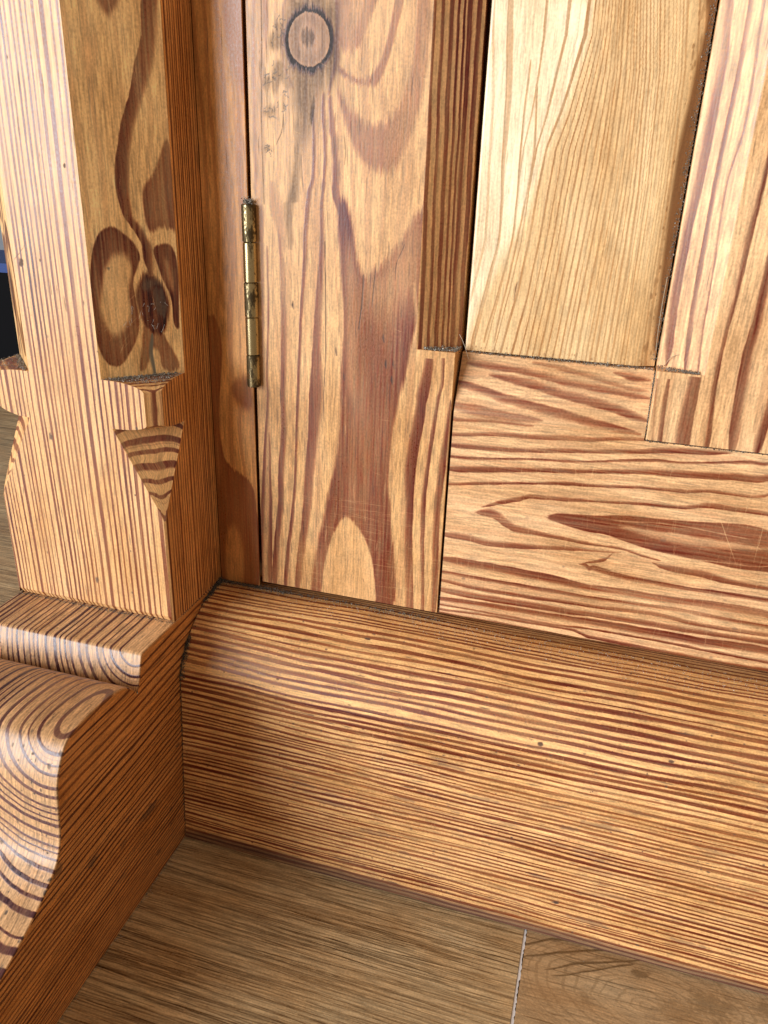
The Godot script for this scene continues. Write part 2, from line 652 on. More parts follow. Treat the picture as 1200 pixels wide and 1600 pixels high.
# ---------------------------------------------------------------- floor
func build_floor() -> void:
	var fl := Node3D.new()
	fl.name = "floor"
	add_child(fl)
	fl.set_meta("kind", "structure")
	# long-grained plank picture: u = -z, v = x
	var mats := []
	var faces := []
	for k in 2:
		var f := face(Vector3.ZERO, Vector3(0, 0, 1), Vector3(1, 0, 0), Vector3.UP, Rect2(-36, -110 if k == 0 else 136, 186, 246 if k == 0 else 150), 5.0, 5 + k)
		f.early = Vector3(198, 170, 126)
		f.late = Vector3(100, 78, 50)
		f.stain = Vector3(188, 164, 126)
		f.fibre = 0.26
		f.broad = 0.12
		f.make_lut(91 + k, -60, 400, [[-60, 2.4, 0.2, 0.25], [400, 2.4, 0.2, 0.25]])
		if k == 0:
			f.fill([], [], 1.2, 6.0)
			f.flecks(2800, 401, 10.0, 70.0, 0.36, 1.15, 0)
			f.flecks(900, 402, 8.0, 40.0, 0.3, 0.55, 1)
		else:
			# cathedral figure round a small knot under the right plank
			var kc := f.px(1010, 1570)
			var ka := f.px(830, 1470)
			f.fill_fn(func(u, v):
				var q := Vector2((u - kc.x) * 1.0, (v - kc.y) * 0.55)
				var near := q.length() - 10.0
				return lerpf(near * 1.1, u * 1.0 + 0.05 * v, smoothstep(10.0, 26.0, near)) , 3.0)
			f.early = Vector3(182, 152, 112)
			f.flecks(700, 403, 4.0, 26.0, 0.35, 0.9, 0)
			f.flecks(160, 404, 6.0, 25.0, 0.3, 0.4, 1)
			f.blots(14, 405, 2.0, 9.0, 0.7, Rect2(44, 150, 40, 80), 0)
			for q in [[[[818, 1476, 3], [860, 1468, 4], [930, 1474, 3], [1010, 1490, 2]]], [[[822, 1494, 3], [870, 1489, 4], [950, 1486, 3]]], [[[850, 1515, 2], [900, 1505, 4], [960, 1502, 3], [1060, 1500, 2]]], [[[860, 1524, 3], [910, 1518, 3], [990, 1508, 3]]]]:
				f.band(q[0], 0.8, 0.12, 0.3, true)
		faces.append(f)
		var m := f.material(0.36, 0.014)
		m.texture_repeat = true
		mats.append(m)
	var f0: Face = faces[0]
	var f1: Face = faces[1]
	var rows := [[-960.0, -775.0], [-775.0, -590.0], [-590.0, -405.0], [-405.0, -220.0], [-220.0, -36.0], [-36.0, 149.0], [149.0, 334.0], [334.0, 519.0], [519.0, 704.0]]
	var ri := 0
	for r in rows:
		var cuts := [-1400.0, 135.75, 900.0] if ri == 5 else [-1400.0, -330.0 + 410.0 * (ri % 3) - 260.0, 900.0]
		for c in 2:
			var mb := MB.new()
			var f: Face = f1 if (c == 1 and ri == 5) else f0
			var z0: float = r[0] + 0.05
			var z1: float = r[1] - 0.05
			var prof := board_profile(z0, z1, 4.0, 0.25)
			# the sheet is built in the face's frame: u = z, v = x, h = y
			var shifted := []
			for p in prof:
				shifted.append(Vector3(p.x, p.y, p.x - r[0] - 36.0 + (0.0 if ri == 5 else 40.0 * ri)))
			var x0: float = cuts[c] + (1.15 if (c == 1 and ri == 5) else 0.06)
			var x1: float = cuts[c + 1]
			sweep(mb, f, mats[1] if (c == 1 and ri == 5) else mats[0], shifted, x0, x1, true, true)
			obj("plank", mb, fl)
		ri += 1
	# pale filler showing in the butt joint
	var mbf := MB.new()
	var fill_m := plain(Color8(224, 226, 228), 0.7)
	var zz := -35.0
	var r2 := RandomNumberGenerator.new()
	r2.seed = 5
	var wa := 0.62
	while zz < 148.0:
		var wb := r2.randf_range(0.62, 1.1)
		var za := minf(zz + r2.randf_range(0.4, 1.4), 148.5)
		mbf.quad(fill_m, [Vector3(135.85, -0.25, zz), Vector3(135.85 + wa, -0.12, zz), Vector3(135.85 + wb, -0.12, za), Vector3(135.85, -0.25, za)], [Vector3.UP, Vector3.UP, Vector3.UP, Vector3.UP], [Vector2.ZERO, Vector2.ZERO, Vector2.ZERO, Vector2.ZERO])
		wa = wb
		zz = za
		if zz >= 148.5:
			break
	obj("joint_filler", mbf, fl)
	# dark underlay so that no light leaks up through the joints
	var ul := MB.new()
	var um := plain(Color8(140, 116, 88), 0.9)
	ul.quad(um, [Vector3(-1400, -4.2, -960), Vector3(900, -4.2, -960), Vector3(900, -4.2, 704), Vector3(-1400, -4.2, 704)], [Vector3.UP, Vector3.UP, Vector3.UP, Vector3.UP], [Vector2.ZERO, Vector2.ZERO, Vector2.ZERO, Vector2.ZERO])
	obj("underlay", ul, fl)

func box_mesh(mb: MB, m: Material, lo: Vector3, hi: Vector3, r: float) -> void:
	var f := Face.new()
	f.o = Vector3(0, 0, hi.z); f.ua = Vector3.RIGHT; f.va = Vector3.UP; f.n = Vector3.BACK
	f.u0 = 0; f.v0 = 0; f.du = 1000; f.dv = 1000
	sweep(mb, f, m, board_profile(lo.x, hi.x, hi.z - lo.z, r), lo.y, hi.y, true, true)

func build_background() -> void:
	var wall := MB.new()
	box_mesh(wall, plain(Color8(128, 134, 140), 0.9), Vector3(-2000, -4, -1010), Vector3(-300, 1400, -965), 1.0)
	var w := obj("wall", wall, self)
	w.set_meta("kind", "structure")
	var b := thing("storage_box", "small black box with a blue band round its rim on the floor behind the post", "box")
	b.position = Vector3(-0.72, 0, -0.66)
	var mb := MB.new()
	var black := plain(Color8(14, 14, 16), 0.8)      # the box itself is black
	black.metallic_specular = 0.2
	box_mesh(mb, black, Vector3(-140, 0, -60), Vector3(130, 112, 60), 4.0)
	obj("body", mb, b)
	var mb2 := MB.new()
	box_mesh(mb2, plain(Color8(6, 52, 118), 0.5), Vector3(-142, 112, -62), Vector3(132, 123, 62), 3.0)
	obj("lid", mb2, b)

# ---------------------------------------------------------------- cabinet
func build_cabinet() -> void:
	var cab := thing("cabinet", "lower corner of an old waxed pine cabinet with chamfered post, sled foot and panelled door", "cabinet")
	build_post(cab)
	build_foot(cab)
	build_plinth(cab)
	build_frame(cab)
	var door := Node3D.new()
	door.name = "door"
	cab.add_child(door)
	build_stile(door)
	build_rail(door)
	build_muntin(door)
	build_panel(door)
	build_hinge(cab)

const ZF := 35.9
const CH := 19.1

# depth of the corner cut at height y; the outer corner's pad is worn rounder
func cut_depth(y: float, worn := false) -> float:
	var lo := 5.0 if worn else 2.4
	var hi := 2.4 if worn else 3.0
	if y >= 183.5:
		return CH
	if y >= 183.5 - hi:
		return 4.0 + 12.8 * (1.0 - sqrt(maxf(0.0, 1.0 - pow((y - 183.5 + hi) / hi, 2.0))))
	if y >= 167.5 + lo:
		return 4.0
	if y >= 167.5:
		return 4.0 + 12.8 * (1.0 - sqrt(maxf(0.0, 1.0 - pow((167.5 + lo - y) / lo, 2.0))))
	return maxf(0.6, 16.8 * (y - 136.8) / 30.7)

func cut_normal(sd: float, y: float) -> Vector3:
	var lo := 5.0 if sd < 0.0 else 2.4
	var hi := 2.4 if sd < 0.0 else 3.0
	var slope := 0.0
	if y < 167.5 + lo:
		var t := clampf((167.5 + lo - y) / lo, 0.0, 0.985)
		slope = -12.8 / lo * t / sqrt(1.0 - t * t)
	elif y > 183.5 - hi:
		var t2 := clampf((y - 183.5 + hi) / hi, 0.0, 0.985)
		slope = 12.8 / hi * t2 / sqrt(1.0 - t2 * t2)
	return (Vector3(sd, 0, 1).normalized() + Vector3.UP * slope * 0.7071).normalized()

func post_phase(xd: float, zd: float) -> float:   # growth rings wrap round the outer corner
	return pow(pow(absf(xd), 1.35) + pow(absf(zd) * 1.35, 1.35), 1.0 / 1.35)

func build_post(cab: Node3D) -> void:
	var zones := [[-4, 2.6, 0.34, 0.95], [20, 2.5, 0.34, 1.0], [40, 2.0, 0.34, 1.0], [75, 1.7, 0.34, 1.0], [95, 1.6, 0.34, 1.0]]
	# front
	var f := face(Vector3(0, 0, ZF), Vector3.RIGHT, Vector3.UP, Vector3.BACK, Rect2(-67, 95, 69, 235), 5.0, 1)
	f.make_lut(301, -6, 100, zones)
	f.early = Vector3(224, 174, 114); f.late = Vector3(122, 62, 32)
	f.fibre = 0.22; f.broad = 0.1
	var rev := f.lut
	f.fill_fn(func(u, v): return absf(u - 0.6 * sin(v * 0.021)) + 0.8 * (f.mdn(u, v, 0.6, 0.4) - 0.5), 0.4)
	f.flecks(120, 311, 1.0, 6.0, 0.3, 0.8)
	f.blots(30, 312, 0.25, 1.0, 0.8, Rect2(-64, 100, 64, 190))
	f.band([[23, 406, 2], [32, 394, 3], [38, 383, 2]], 0.85, 0.1, 0.1, true, 1)
	f.band([[40, 500, 2], [52, 490, 2]], 0.6, 0.1, 0.1, true, 1)
	f.stain = Vector3(84, 62, 48)
	var m_front := f.material(0.42, 0.006)
	# inner side
	var g := face(Vector3(0, 0, 0), Vector3(0, 0, 1), Vector3.UP, Vector3.RIGHT, Rect2(-12, 95, 50, 235), 4.5, 2)
	g.lut = rev; g.lut0 = -6.0
	g.early = Vector3(220, 156, 90); g.late = Vector3(106, 52, 25)  # deeper orange than the front: shade and warm bounce put into the colour
	g.fill_fn(func(u, v): return (ZF - u) * 1.35 + 0.7 * (g.mdn(u, v, 0.6, 0.4) - 0.5), 0.4)
	g.flecks(50, 313, 1.0, 5.0, 0.25, 0.6)
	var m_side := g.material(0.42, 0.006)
	# long chamfer, cut through a knot
	var cn := Vector3(1, 0, 1).normalized()
	var cu := Vector3(1, 0, -1).normalized()
	var c := face(Vector3(-CH, 0, ZF), cu, Vector3.UP, cn, Rect2(-0.5, 182, 28, 148), 6.0, 3)
	c.early = Vector3(238, 188, 122); c.late = Vector3(100, 48, 24)
	c.stain = Vector3(104, 96, 78)
	c.fibre = 0.3
	c.make_lut(77, -5, 60, [[-5, 5.0, 0.25, 0.12], [60, 5.0, 0.25, 0.12]])
	c.fill([], [], 2.0, 8.0)
	c.band(crop(80, 0, 5.333, [[820, 0, 130], [815, 300, 120], [770, 550, 150], [710, 800, 110], [650, 1000, 110], [610, 1200, 100], [590, 1400, 110], [600, 1600, 100]]) + crop(120, 330, 5.926, [[480, 50, 80], [540, 130, 85], [600, 230, 75], [650, 320, 80], [660, 420, 110], [690, 620, 120]]), 0.85, 0.2, 0.7)
	c.patch([[262, 205], [249, 244], [239, 272], [224, 290], [222, 310], [224.6, 330], [228, 355], [238, 365], [248, 357], [262, 356], [275, 362], [278, 320], [270, 281]], 0.78, 0.4, 1.2)
	c.patch(crop(80, 0, 5.333, [[350, -60], [400, 50], [470, 150], [540, 60], [580, -60]]), 0.6, 0.6, 1.0)
	c.patch(crop(120, 330, 5.926, [[250, 150], [180, 230], [130, 400], [120, 700], [140, 950], [190, 1250], [260, 1400], [350, 1450], [430, 1420], [480, 1330], [540, 1230], [590, 1050], [540, 800], [510, 650], [560, 520], [590, 420], [540, 310], [450, 220], [350, 150]]), 0.95, 0.2, 0.5)
	c.patch(crop(120, 330, 5.926, [[310, 430], [370, 390], [440, 400], [500, 480], [510, 560], [480, 700], [470, 800], [500, 900], [490, 1000], [440, 1100], [350, 1170], [280, 1100], [240, 1000], [210, 900], [235, 700], [250, 550]]), -0.85, 0.7, 1.0)
	c.patch(crop(120, 330, 5.926, [[690, 350], [760, 310], [850, 295], [910, 370], [940, 600], [945, 1000], [950, 1110], [890, 1060], [880, 800], [800, 660], [740, 480]]), 0.9, 0.2, 0.5)
	c.patch(crop(120, 330, 5.926, [[800, 420], [860, 480], [900, 700], [880, 780], [830, 620]]), -0.45, 0.6, 0.8)
	c.patch(crop(120, 330, 5.926, [[545, 740], [590, 620], [640, 560], [700, 600], [800, 690], [855, 830], [850, 980], [800, 1160], [680, 1150], [590, 1000], [550, 850]]), 1.25, 0.6, 2.2)
	c.patch(crop(120, 330, 5.926, [[580, 700], [640, 610], [770, 640], [800, 720], [700, 700], [640, 780]]), 0.55, 0.5, 2.6, 1)
	c.patch(crop(120, 330, 5.926, [[690, 700], [780, 680], [830, 800], [850, 950], [780, 1000], [720, 900]]), 0.6, 0.4, 2.6, 1)
	c.patch(crop(120, 330, 5.926, [[600, 1020], [680, 1100], [790, 1100], [830, 1200], [900, 1300], [970, 1480], [780, 1480], [770, 1300], [690, 1250], [650, 1480], [560, 1480], [620, 1280]]), 0.7, 0.3, 1.0)
	c.band(crop(120, 330, 5.926, [[700, 1130, 40], [690, 1300, 40], [720, 1480, 30]]), 0.95, 0.2, 0.4, false, 1)
	c.band(crop(120, 330, 5.926, [[620, 1060, 30], [610, 1300, 25], [590, 1480, 30]]), 0.9, 0.2, 0.4)
	c.patch(crop(120, 330, 5.926, [[270, 530], [295, 515], [315, 540], [290, 555]]), 0.9, 0.15, 0.2, 1)
	c.scratches(70, 321, Rect2(1, 200, 22, 100), -14.0, 10.0, 2.0, 9.0, 0.4)
	c.scratches(24, 322, Rect2(2, 188, 12, 26), 20.0, 50.0, 1.5, 5.0, 0.4)
	c.flecks(260, 314, 2.0, 14.0, 0.18, 0.5)
	var m_ch := c.material(0.38, 0.006)
	# corner pad and run-out facet: coordinate a runs across the cut from front (0) to side (1)
	var k := face(Vector3.ZERO, Vector3.RIGHT, Vector3.UP, Vector3.BACK, Rect2(0, 134, 20, 52), 8.0, 4)
	k.lut = rev; k.lut0 = -6.0
	k.early = Vector3(226, 174, 112); k.late = Vector3(130, 74, 46)
	k.fill_fn(func(u, v):
		var d := cut_depth(v)
		var a: float = clampf(u / 20.0, 0.0, 1.0)
		return post_phase(d * (1.0 - a), d * a * 0.75) + 1.6 * sin(a * 3.1), 0.3, 2.0)
	k.stroke([[168.5, 9.0, 3.0, false], [171.5, 10.0, 8.0, false], [175.0, 10.5, 8.5, false], [178.5, 10.0, 6.0, false], [181.5, 9.5, 2.0, false]], 1.0, 1.2, 1.0)
	k.flecks(60, 315, 0.6, 2.0, 0.3, 0.5)
	var m_pad := k.material(0.5, 0.008)
	var mb := MB.new()
	var ys: Array[float] = [97.2, 99.4, 110.0, 120.0, 130.0, 136.8, 140.0, 145.0, 150.0, 156.0, 162.0, 167.49]
	for i in 13:
		ys.append(167.5 + 2.4 * (1.0 - cos(PI * 0.5 * i / 12.0)))
	ys.append_array([170.5, 171.2, 172.0, 172.5, 175.0, 178.0, 180.5])
	for i in range(1, 16):
		ys.append(180.5 + 3.0 * sin(PI * 0.5 * i / 16.0))
	ys.append_array([183.499, 183.5, 200.0, 230.0, 260.0, 300.0, 328.0])
	for i in ys.size() - 1:
		var ya := ys[i]
		var yb := ys[i + 1]
		var da := cut_depth(ya)
		var db := cut_depth(yb)
		var ea := cut_depth(ya, true)
		var eb := cut_depth(yb, true)
		var ia := 1.3 if ya < 98.0 else 0.0     # worn lower edge
		var ib := 0.0
		var zb := -10.0
		# front
		mb.quad(m_front, [Vector3(-65.3 + ea, ya, ZF - ia), Vector3(-da, ya, ZF - ia), Vector3(-db, yb, ZF - ib), Vector3(-65.3 + eb, yb, ZF - ib)], four(Vector3(0, -0.5 if ia > 0.0 else 0.0, 1).normalized()), [f.st(-65.3 + ea, ya), f.st(-da, ya), f.st(-db, yb), f.st(-65.3 + eb, yb)])
		# inner side
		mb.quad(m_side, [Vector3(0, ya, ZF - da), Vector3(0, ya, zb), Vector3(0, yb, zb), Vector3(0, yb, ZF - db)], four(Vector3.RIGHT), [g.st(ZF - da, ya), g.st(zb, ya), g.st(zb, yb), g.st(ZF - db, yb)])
		# outer side
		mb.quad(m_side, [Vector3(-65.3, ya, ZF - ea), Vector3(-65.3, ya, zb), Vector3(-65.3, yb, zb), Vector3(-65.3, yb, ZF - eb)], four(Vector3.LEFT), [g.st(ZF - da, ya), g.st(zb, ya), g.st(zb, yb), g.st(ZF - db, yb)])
		# corner cuts
		var slope := (db - da) / maxf(yb - ya, 0.001)
		var upper := ya >= 183.5
		for sd in [1.0, -1.0]:
			var p: Array = []
			var uv: Array = []
			var ka := da if sd > 0.0 else ea
			var kb := db if sd > 0.0 else eb
			for q in [[0.0, ya, ka], [1.0, ya, ka], [1.0, yb, kb], [0.0, yb, kb]]:
				var xx: float = -q[2] * (1.0 - q[0])
				if sd < 0.0:
					xx = -65.3 - xx
				p.append(Vector3(xx, q[1], ZF - q[2] * q[0]))
				uv.append(c.st(q[0] * CH * 1.41421, q[1]) if upper else k.st(q[0] * 20.0, q[1]))
			var nn := Vector3(sd, 0, 1).normalized() + Vector3.UP * slope * 0.7071
			if slope > 20.0:
				nn = Vector3.UP
			if slope < -20.0:
				nn = Vector3.DOWN
			var n2 := four(nn.normalized())
			if ya >= 167.5 and yb <= 183.5:
				n2 = [cut_normal(sd, ya), cut_normal(sd, ya), cut_normal(sd, yb), cut_normal(sd, yb)]
			if yb <= 136.8:
				uv = [f.st(-0.6, ya), f.st(0.0, ya), f.st(0.0, yb), f.st(-0.6, yb)]
			mb.quad(m_ch if upper else (m_front if yb <= 136.8 else m_pad), p, n2, uv)
	# underside of the pad (167.5) and the ledge above it (183.5)
	for sd in [1.0, -1.0]:
		for e in [[183.5, 17.0, 19.1, 1.0]]:
			var p2: Array = []
			for q in [[0.0, e[1]], [1.0, e[1]], [1.0, e[2]], [0.0, e[2]]]:
				var xx2: float = -q[1] * (1.0 - q[0])
				p2.append(Vector3(xx2 if sd > 0.0 else -65.3 - xx2, e[0], ZF - q[1] * q[0]))
			mb.quad(m_pad, p2, four(Vector3.UP * e[3]), [k.st(1, 183), k.st(19, 183), k.st(19, 184), k.st(1, 184)])
	mb.quad(m_front, [Vector3(-65.3, 328, ZF - CH), Vector3(0, 328, ZF - CH), Vector3(0, 328, -10), Vector3(-65.3, 328, -10)], four(Vector3.UP), four2(Vector2(0.5, 0.5)))
	obj("corner_post", mb, cab)
	# side of the carcass, standing back behind the post
	var sp := MB.new()
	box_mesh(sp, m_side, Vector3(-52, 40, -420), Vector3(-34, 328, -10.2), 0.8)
	obj("side_panel", sp, cab)

func four(v: Vector3) -> Array:
	return [v, v, v, v]

func four2(v: Vector2) -> Array:
	return [v, v, v, v]

func catmull(P: Array, per: int) -> Array:
	var out := []
	for i in P.size() - 1:
		var a: Vector2 = P[maxi(i - 1, 0)]
		var b: Vector2 = P[i]
		var c: Vector2 = P[i + 1]
		var d: Vector2 = P[mini(i + 2, P.size() - 1)]
		for k in per:
			out.append(b.cubic_interpolate(c, a, d, float(k) / per))
	out.append(P[P.size() - 1])
	return out

const RING_X := -2.8
const RING_Y := 98.4

func build_foot(cab: Node3D) -> void:
	# profile in (z, y)
	var head := [Vector2(-10, 97.0), Vector2(20, 97.0), Vector2(55.4, 97.0), Vector2(56.3, 96.7), Vector2(56.8, 96.0), Vector2(59.0, 89.0), Vector2(60.6, 84.2)]
	var ogee := catmull([Vector2(60.6, 84.2), Vector2(62.4, 86.8), Vector2(66.5, 90.4), Vector2(72, 92.4), Vector2(80, 93.5), Vector2(88, 93.8), Vector2(93.5, 93.3), Vector2(97, 91.9), Vector2(99.8, 88.5), Vector2(102.2, 84.0), Vector2(103.6, 79.2), Vector2(104.7, 70.0), Vector2(105.6, 62.8), Vector2(108.2, 56.4), Vector2(112.2, 52.8), Vector2(116.2, 49.9), Vector2(122.2, 46.7), Vector2(128.0, 44.0), Vector2(135.5, 41.0), Vector2(146, 37.5), Vector2(158, 33.0), Vector2(166, 26.0), Vector2(169, 16.0), Vector2(169.5, 0.4)], 3)
	var P := head.duplicate()
	for i in range(1, ogee.size()):
		P.append(ogee[i])
	var zones := [[3.8, 4.3, 0.28, 1.0], [9, 3.3, 0.27, 1.0], [13, 3.0, 0.27, 1.0], [40, 2.5, 0.28, 1.0], [62, 1.7, 0.34, 0.95], [110, 1.2, 0.38, 0.9]]
	# arc lengths
	var S := [0.0]
	for i in range(1, P.size()):
		S.append(S[i - 1] + P[i].distance_to(P[i - 1]))
	var total: float = S[S.size() - 1]
	# moulded top: u = x, v = arc length
	var t := face(Vector3.ZERO, Vector3.RIGHT, Vector3(0, 0, 1), Vector3.UP, Rect2(-66, 40, 67, total - 40.0 + 0.5), 5.0, 6)
	t.make_lut(503, 4.6, 140, zones)
	t.early = Vector3(196, 150, 102); t.late = Vector3(84, 46, 40)
	t.stain = Vector3(66, 54, 44)
	var ymap := PackedFloat32Array()
	for j in t.h + 1:
		var sv: float = t.v0 + (j + 0.5) / t.ppm
		var i := 0
		while i < S.size() - 2 and S[i + 1] < sv:
			i += 1
		ymap.append(lerpf(P[i].y, P[i + 1].y, clampf((sv - S[i]) / maxf(S[i + 1] - S[i], 0.001), 0, 1)))
	t.fibre = 0.4
	t.fill_fn(func(u, v):
		var y: float = ymap[clampi(int((v - t.v0) * t.ppm), 0, ymap.size() - 1)]
		return Vector2(u - RING_X, y - RING_Y).length(), 0.35, 3.0)
	t.flecks(200, 511, 0.4, 2.0, 0.35, 0.8)
	t.blots(260, 512, 0.15, 0.7, 0.9, Rect2(-66, 120, 67, 90))
	t.blots(60, 513, 0.15, 0.5, 0.8, Rect2(-66, 60, 67, 60))
	var lut := t.lut
	var m_top := t.material(0.4, 0.01)
	# side: u = y, v = z
	var g := face(Vector3.ZERO, Vector3.UP, Vector3(0, 0, 1), Vector3.RIGHT, Rect2(-1, -12, 100, 184), 4.5, 7)
	g.lut = lut; g.lut0 = 4.6
	g.early = Vector3(208, 142, 78); g.late = Vector3(98, 49, 22)  # warm shaded tone of the side put into the wood colour
	g.fill_fn(func(u, v): return Vector2(RING_X, u - RING_Y + 0.02 * (v - 60.0) + 2.0 * (g.mdn(u, v, 0.5, 0.8) - 0.5)).length(), 0.8)
	g.flecks(120, 514, 4.0, 30.0, 0.25, 0.6)
	g.blots(12, 515, 0.5, 3.0, 0.5, Rect2(5, 30, 60, 100))
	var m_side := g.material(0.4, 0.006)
	var mb := MB.new()
	var R := 0.5
	# strips
	var N := []
	for i in P.size() - 1:
		var d: Vector2 = (P[i + 1] - P[i]).normalized()
		N.append(Vector2(-d.y, d.x))
	for i in P.size() - 1:
		var na: Vector2 = N[i]
		var nb: Vector2 = N[i]
		if i > 0 and N[i - 1].dot(N[i]) > 0.7:
			na = (N[i] + N[i - 1]).normalized()
		if i < N.size() - 1 and N[i + 1].dot(N[i]) > 0.7:
			nb = (N[i] + N[i + 1]).normalized()
		var a: Vector2 = P[i]
		var b: Vector2 = P[i + 1]
		var n3a := Vector3(0, na.y, na.x)
		var n3b := Vector3(0, nb.y, nb.x)
		mb.quad(m_top, [Vector3(-65.3 + R, a.y, a.x), Vector3(-R, a.y, a.x), Vector3(-R, b.y, b.x), Vector3(-65.3 + R, b.y, b.x)], [n3a, n3a, n3b, n3b], [t.st(-65.3 + R, S[i]), t.st(-R, S[i]), t.st(-R, S[i + 1]), t.st(-65.3 + R, S[i + 1])])
		# eased edge to the sides
		for sd in [0.0, -65.3]:
			var sg := 1.0 if sd == 0.0 else -1.0
			var a2 := a - na * R
			var b2 := b - nb * R
			var sn := Vector3(sg, 0, 0)
			mb.quad(m_top, [Vector3(sd - sg * R, a.y, a.x), Vector3(sd, a2.y, a2.x), Vector3(sd, b2.y, b2.x), Vector3(sd - sg * R, b.y, b.x)], [n3a, sn, sn, n3b], [t.st(sd - sg * R, S[i]), t.st(sd, S[i]), t.st(sd, S[i + 1]), t.st(sd - sg * R, S[i + 1])])
	var poly := PackedVector2Array()
	for i in P.size():
		var nn: Vector2 = N[mini(i, N.size() - 1)]
		if i > 0 and i < N.size() and N[i - 1].dot(N[i]) > 0.7:
			nn = (N[i] + N[i - 1]).normalized()
		poly.append(P[i] - nn * R)
	poly.append(Vector2(169.0, 0.3)); poly.append(Vector2(-10, 0.3))
	var ids := Geometry2D.triangulate_polygon(poly)
	for q in range(0, ids.size(), 3):
		for sd in [0.0, -65.3]:
			var pp := []
			var uu := []
			for e in 3:
				var v: Vector2 = poly[ids[q + e]]
				pp.append(Vector3(sd, v.y, v.x)); uu.append(g.st(v.y, v.x))
			var sn2 := Vector3(1 if sd == 0.0 else -1, 0, 0)
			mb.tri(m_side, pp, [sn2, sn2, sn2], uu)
	obj("foot", mb, cab)

func build_plinth(cab: Node3D) -> void:
	# profile in (z, y), from the door down to the floor
	var P := [Vector2(-14, 94.4), Vector2(-1, 95.9), Vector2(6, 95.5), Vector2(11.5, 94.9), Vector2(13.6, 94.3), Vector2(17.3, 92.8), Vector2(20.5, 91.2), Vector2(23.8, 89.0), Vector2(27, 85.9), Vector2(30, 82.3), Vector2(32.6, 78.6), Vector2(34.2, 75.4), Vector2(34.7, 73.4), Vector2(35.2, 66), Vector2(36.2, 52), Vector2(37.4, 38.5), Vector2(38.9, 20), Vector2(39.7, 6.0), Vector2(40.1, 4.6), Vector2(40.4, 0.3)]
	var S := [0.0]
	for i in range(1, P.size()):
		S.append(S[i - 1] + P[i].distance_to(P[i - 1]))
	var total: float = S[S.size() - 1]
	var f := face(Vector3.ZERO, Vector3.DOWN, Vector3.RIGHT, Vector3.BACK, Rect2(-1, -1, total + 2.0, 262), 4.6, 8)
	f.early = Vector3(234, 180, 114); f.late = Vector3(124, 62, 32)
	f.stain = Vector3(78, 56, 46)
	f.fibre = 0.3; f.broad = 0.16
	f.make_lut(601, -4, 140, [[-4, 1.9, 0.4, 0.9], [26, 2.3, 0.4, 0.95], [45, 2.5, 0.4, 0.95], [62, 2.4, 0.4, 0.98], [76, 2.0, 0.4, 1.0], [100, 1.7, 0.4, 1.0], [135, 1.5, 0.4, 1.0]])
	f.fill([], [], 0.7, 3.0)
	f.scratches(120, 651, Rect2(15, 0, 100, 215), 50.0, 130.0, 0.6, 3.5, 0.4)
	f.scratches(120, 652, Rect2(15, 0, 100, 215), -5.0, 5.0, 2.0, 12.0, 0.3)
	f.flecks(420, 611, 1.0, 9.0, 0.3, 0.75)
	f.blots(700, 612, 0.10, 0.40, 0.8, Rect2(20, 0, 110, 215))
	f.blots(120, 613, 0.3, 1.3, 0.3, Rect2(66, 40, 60, 175), 1, 4.0)
	f.blots(50, 614, 0.3, 1.0, 0.28, Rect2(40, 10, 80, 205), 1, 3.0)
	# grey worn foot of the board
	f.stroke([[-1.0, total - 2.0, 3.2, false], [60.0, total - 1.6, 3.0, false], [130.0, total - 1.4, 2.4, false], [262.0, total - 0.8, 1.8, false]], 0.6, 0.8, 1.2, 1)
	for q in [[575, 998, 1.4], [603, 1115, 1.0], [845, 1163, 2.2], [868, 1410, 1.8], [1050, 1190, 1.2]]:
		var hit := plinth_hit(q[0], q[1], P, S)
		f.blots(1, 620 + int(q[0]), q[2] * 0.4, q[2] * 0.4 + 0.1, 1.0, Rect2(hit.x, hit.y, 0.01, 0.01))
	var m := f.material(0.54, 0.012)
	var mb := MB.new()
	var prof := []
	for i in P.size():
		prof.append(Vector3(0, 0, 0))
	var N := []
	for i in P.size() - 1:
		var d: Vector2 = (P[i + 1] - P[i]).normalized()
		N.append(Vector2(-d.y, d.x))
	for i in P.size() - 1:
		var na: Vector2 = N[i]
		var nb: Vector2 = N[i]
		if i > 0 and N[i - 1].dot(N[i]) > 0.7:
			na = (N[i] + N[i - 1]).normalized()
		if i < N.size() - 1 and N[i + 1].dot(N[i]) > 0.7:
			nb = (N[i] + N[i + 1]).normalized()
		var a: Vector2 = P[i]
		var b: Vector2 = P[i + 1]
		var n3a := Vector3(0, na.y, na.x)
		var n3b := Vector3(0, nb.y, nb.x)
		mb.quad(m, [Vector3(0.35, a.y, a.x), Vector3(260, a.y, a.x), Vector3(260, b.y, b.x), Vector3(0.35, b.y, b.x)], [n3a, n3a, n3b, n3b], [f.st(S[i], 0.35), f.st(S[i], 260), f.st(S[i + 1], 260), f.st(S[i + 1], 0.35)])
	var poly := PackedVector2Array(P)
	poly.append(Vector2(-14, 0.3))
	var ids := Geometry2D.triangulate_polygon(poly)
	for q in range(0, ids.size(), 3):
		for sd in [0.35, 260.0]:
			var pp := []
			var uu := []
			for e in 3:
				var v: Vector2 = poly[ids[q + e]]
				pp.append(Vector3(sd, v.y, v.x)); uu.append(f.st(97.0 - v.y, v.x))
			var sn := Vector3(-1 if sd < 1.0 else 1, 0, 0)
			mb.tri(m, pp, [sn, sn, sn], uu)
	obj("plinth_board", mb, cab)

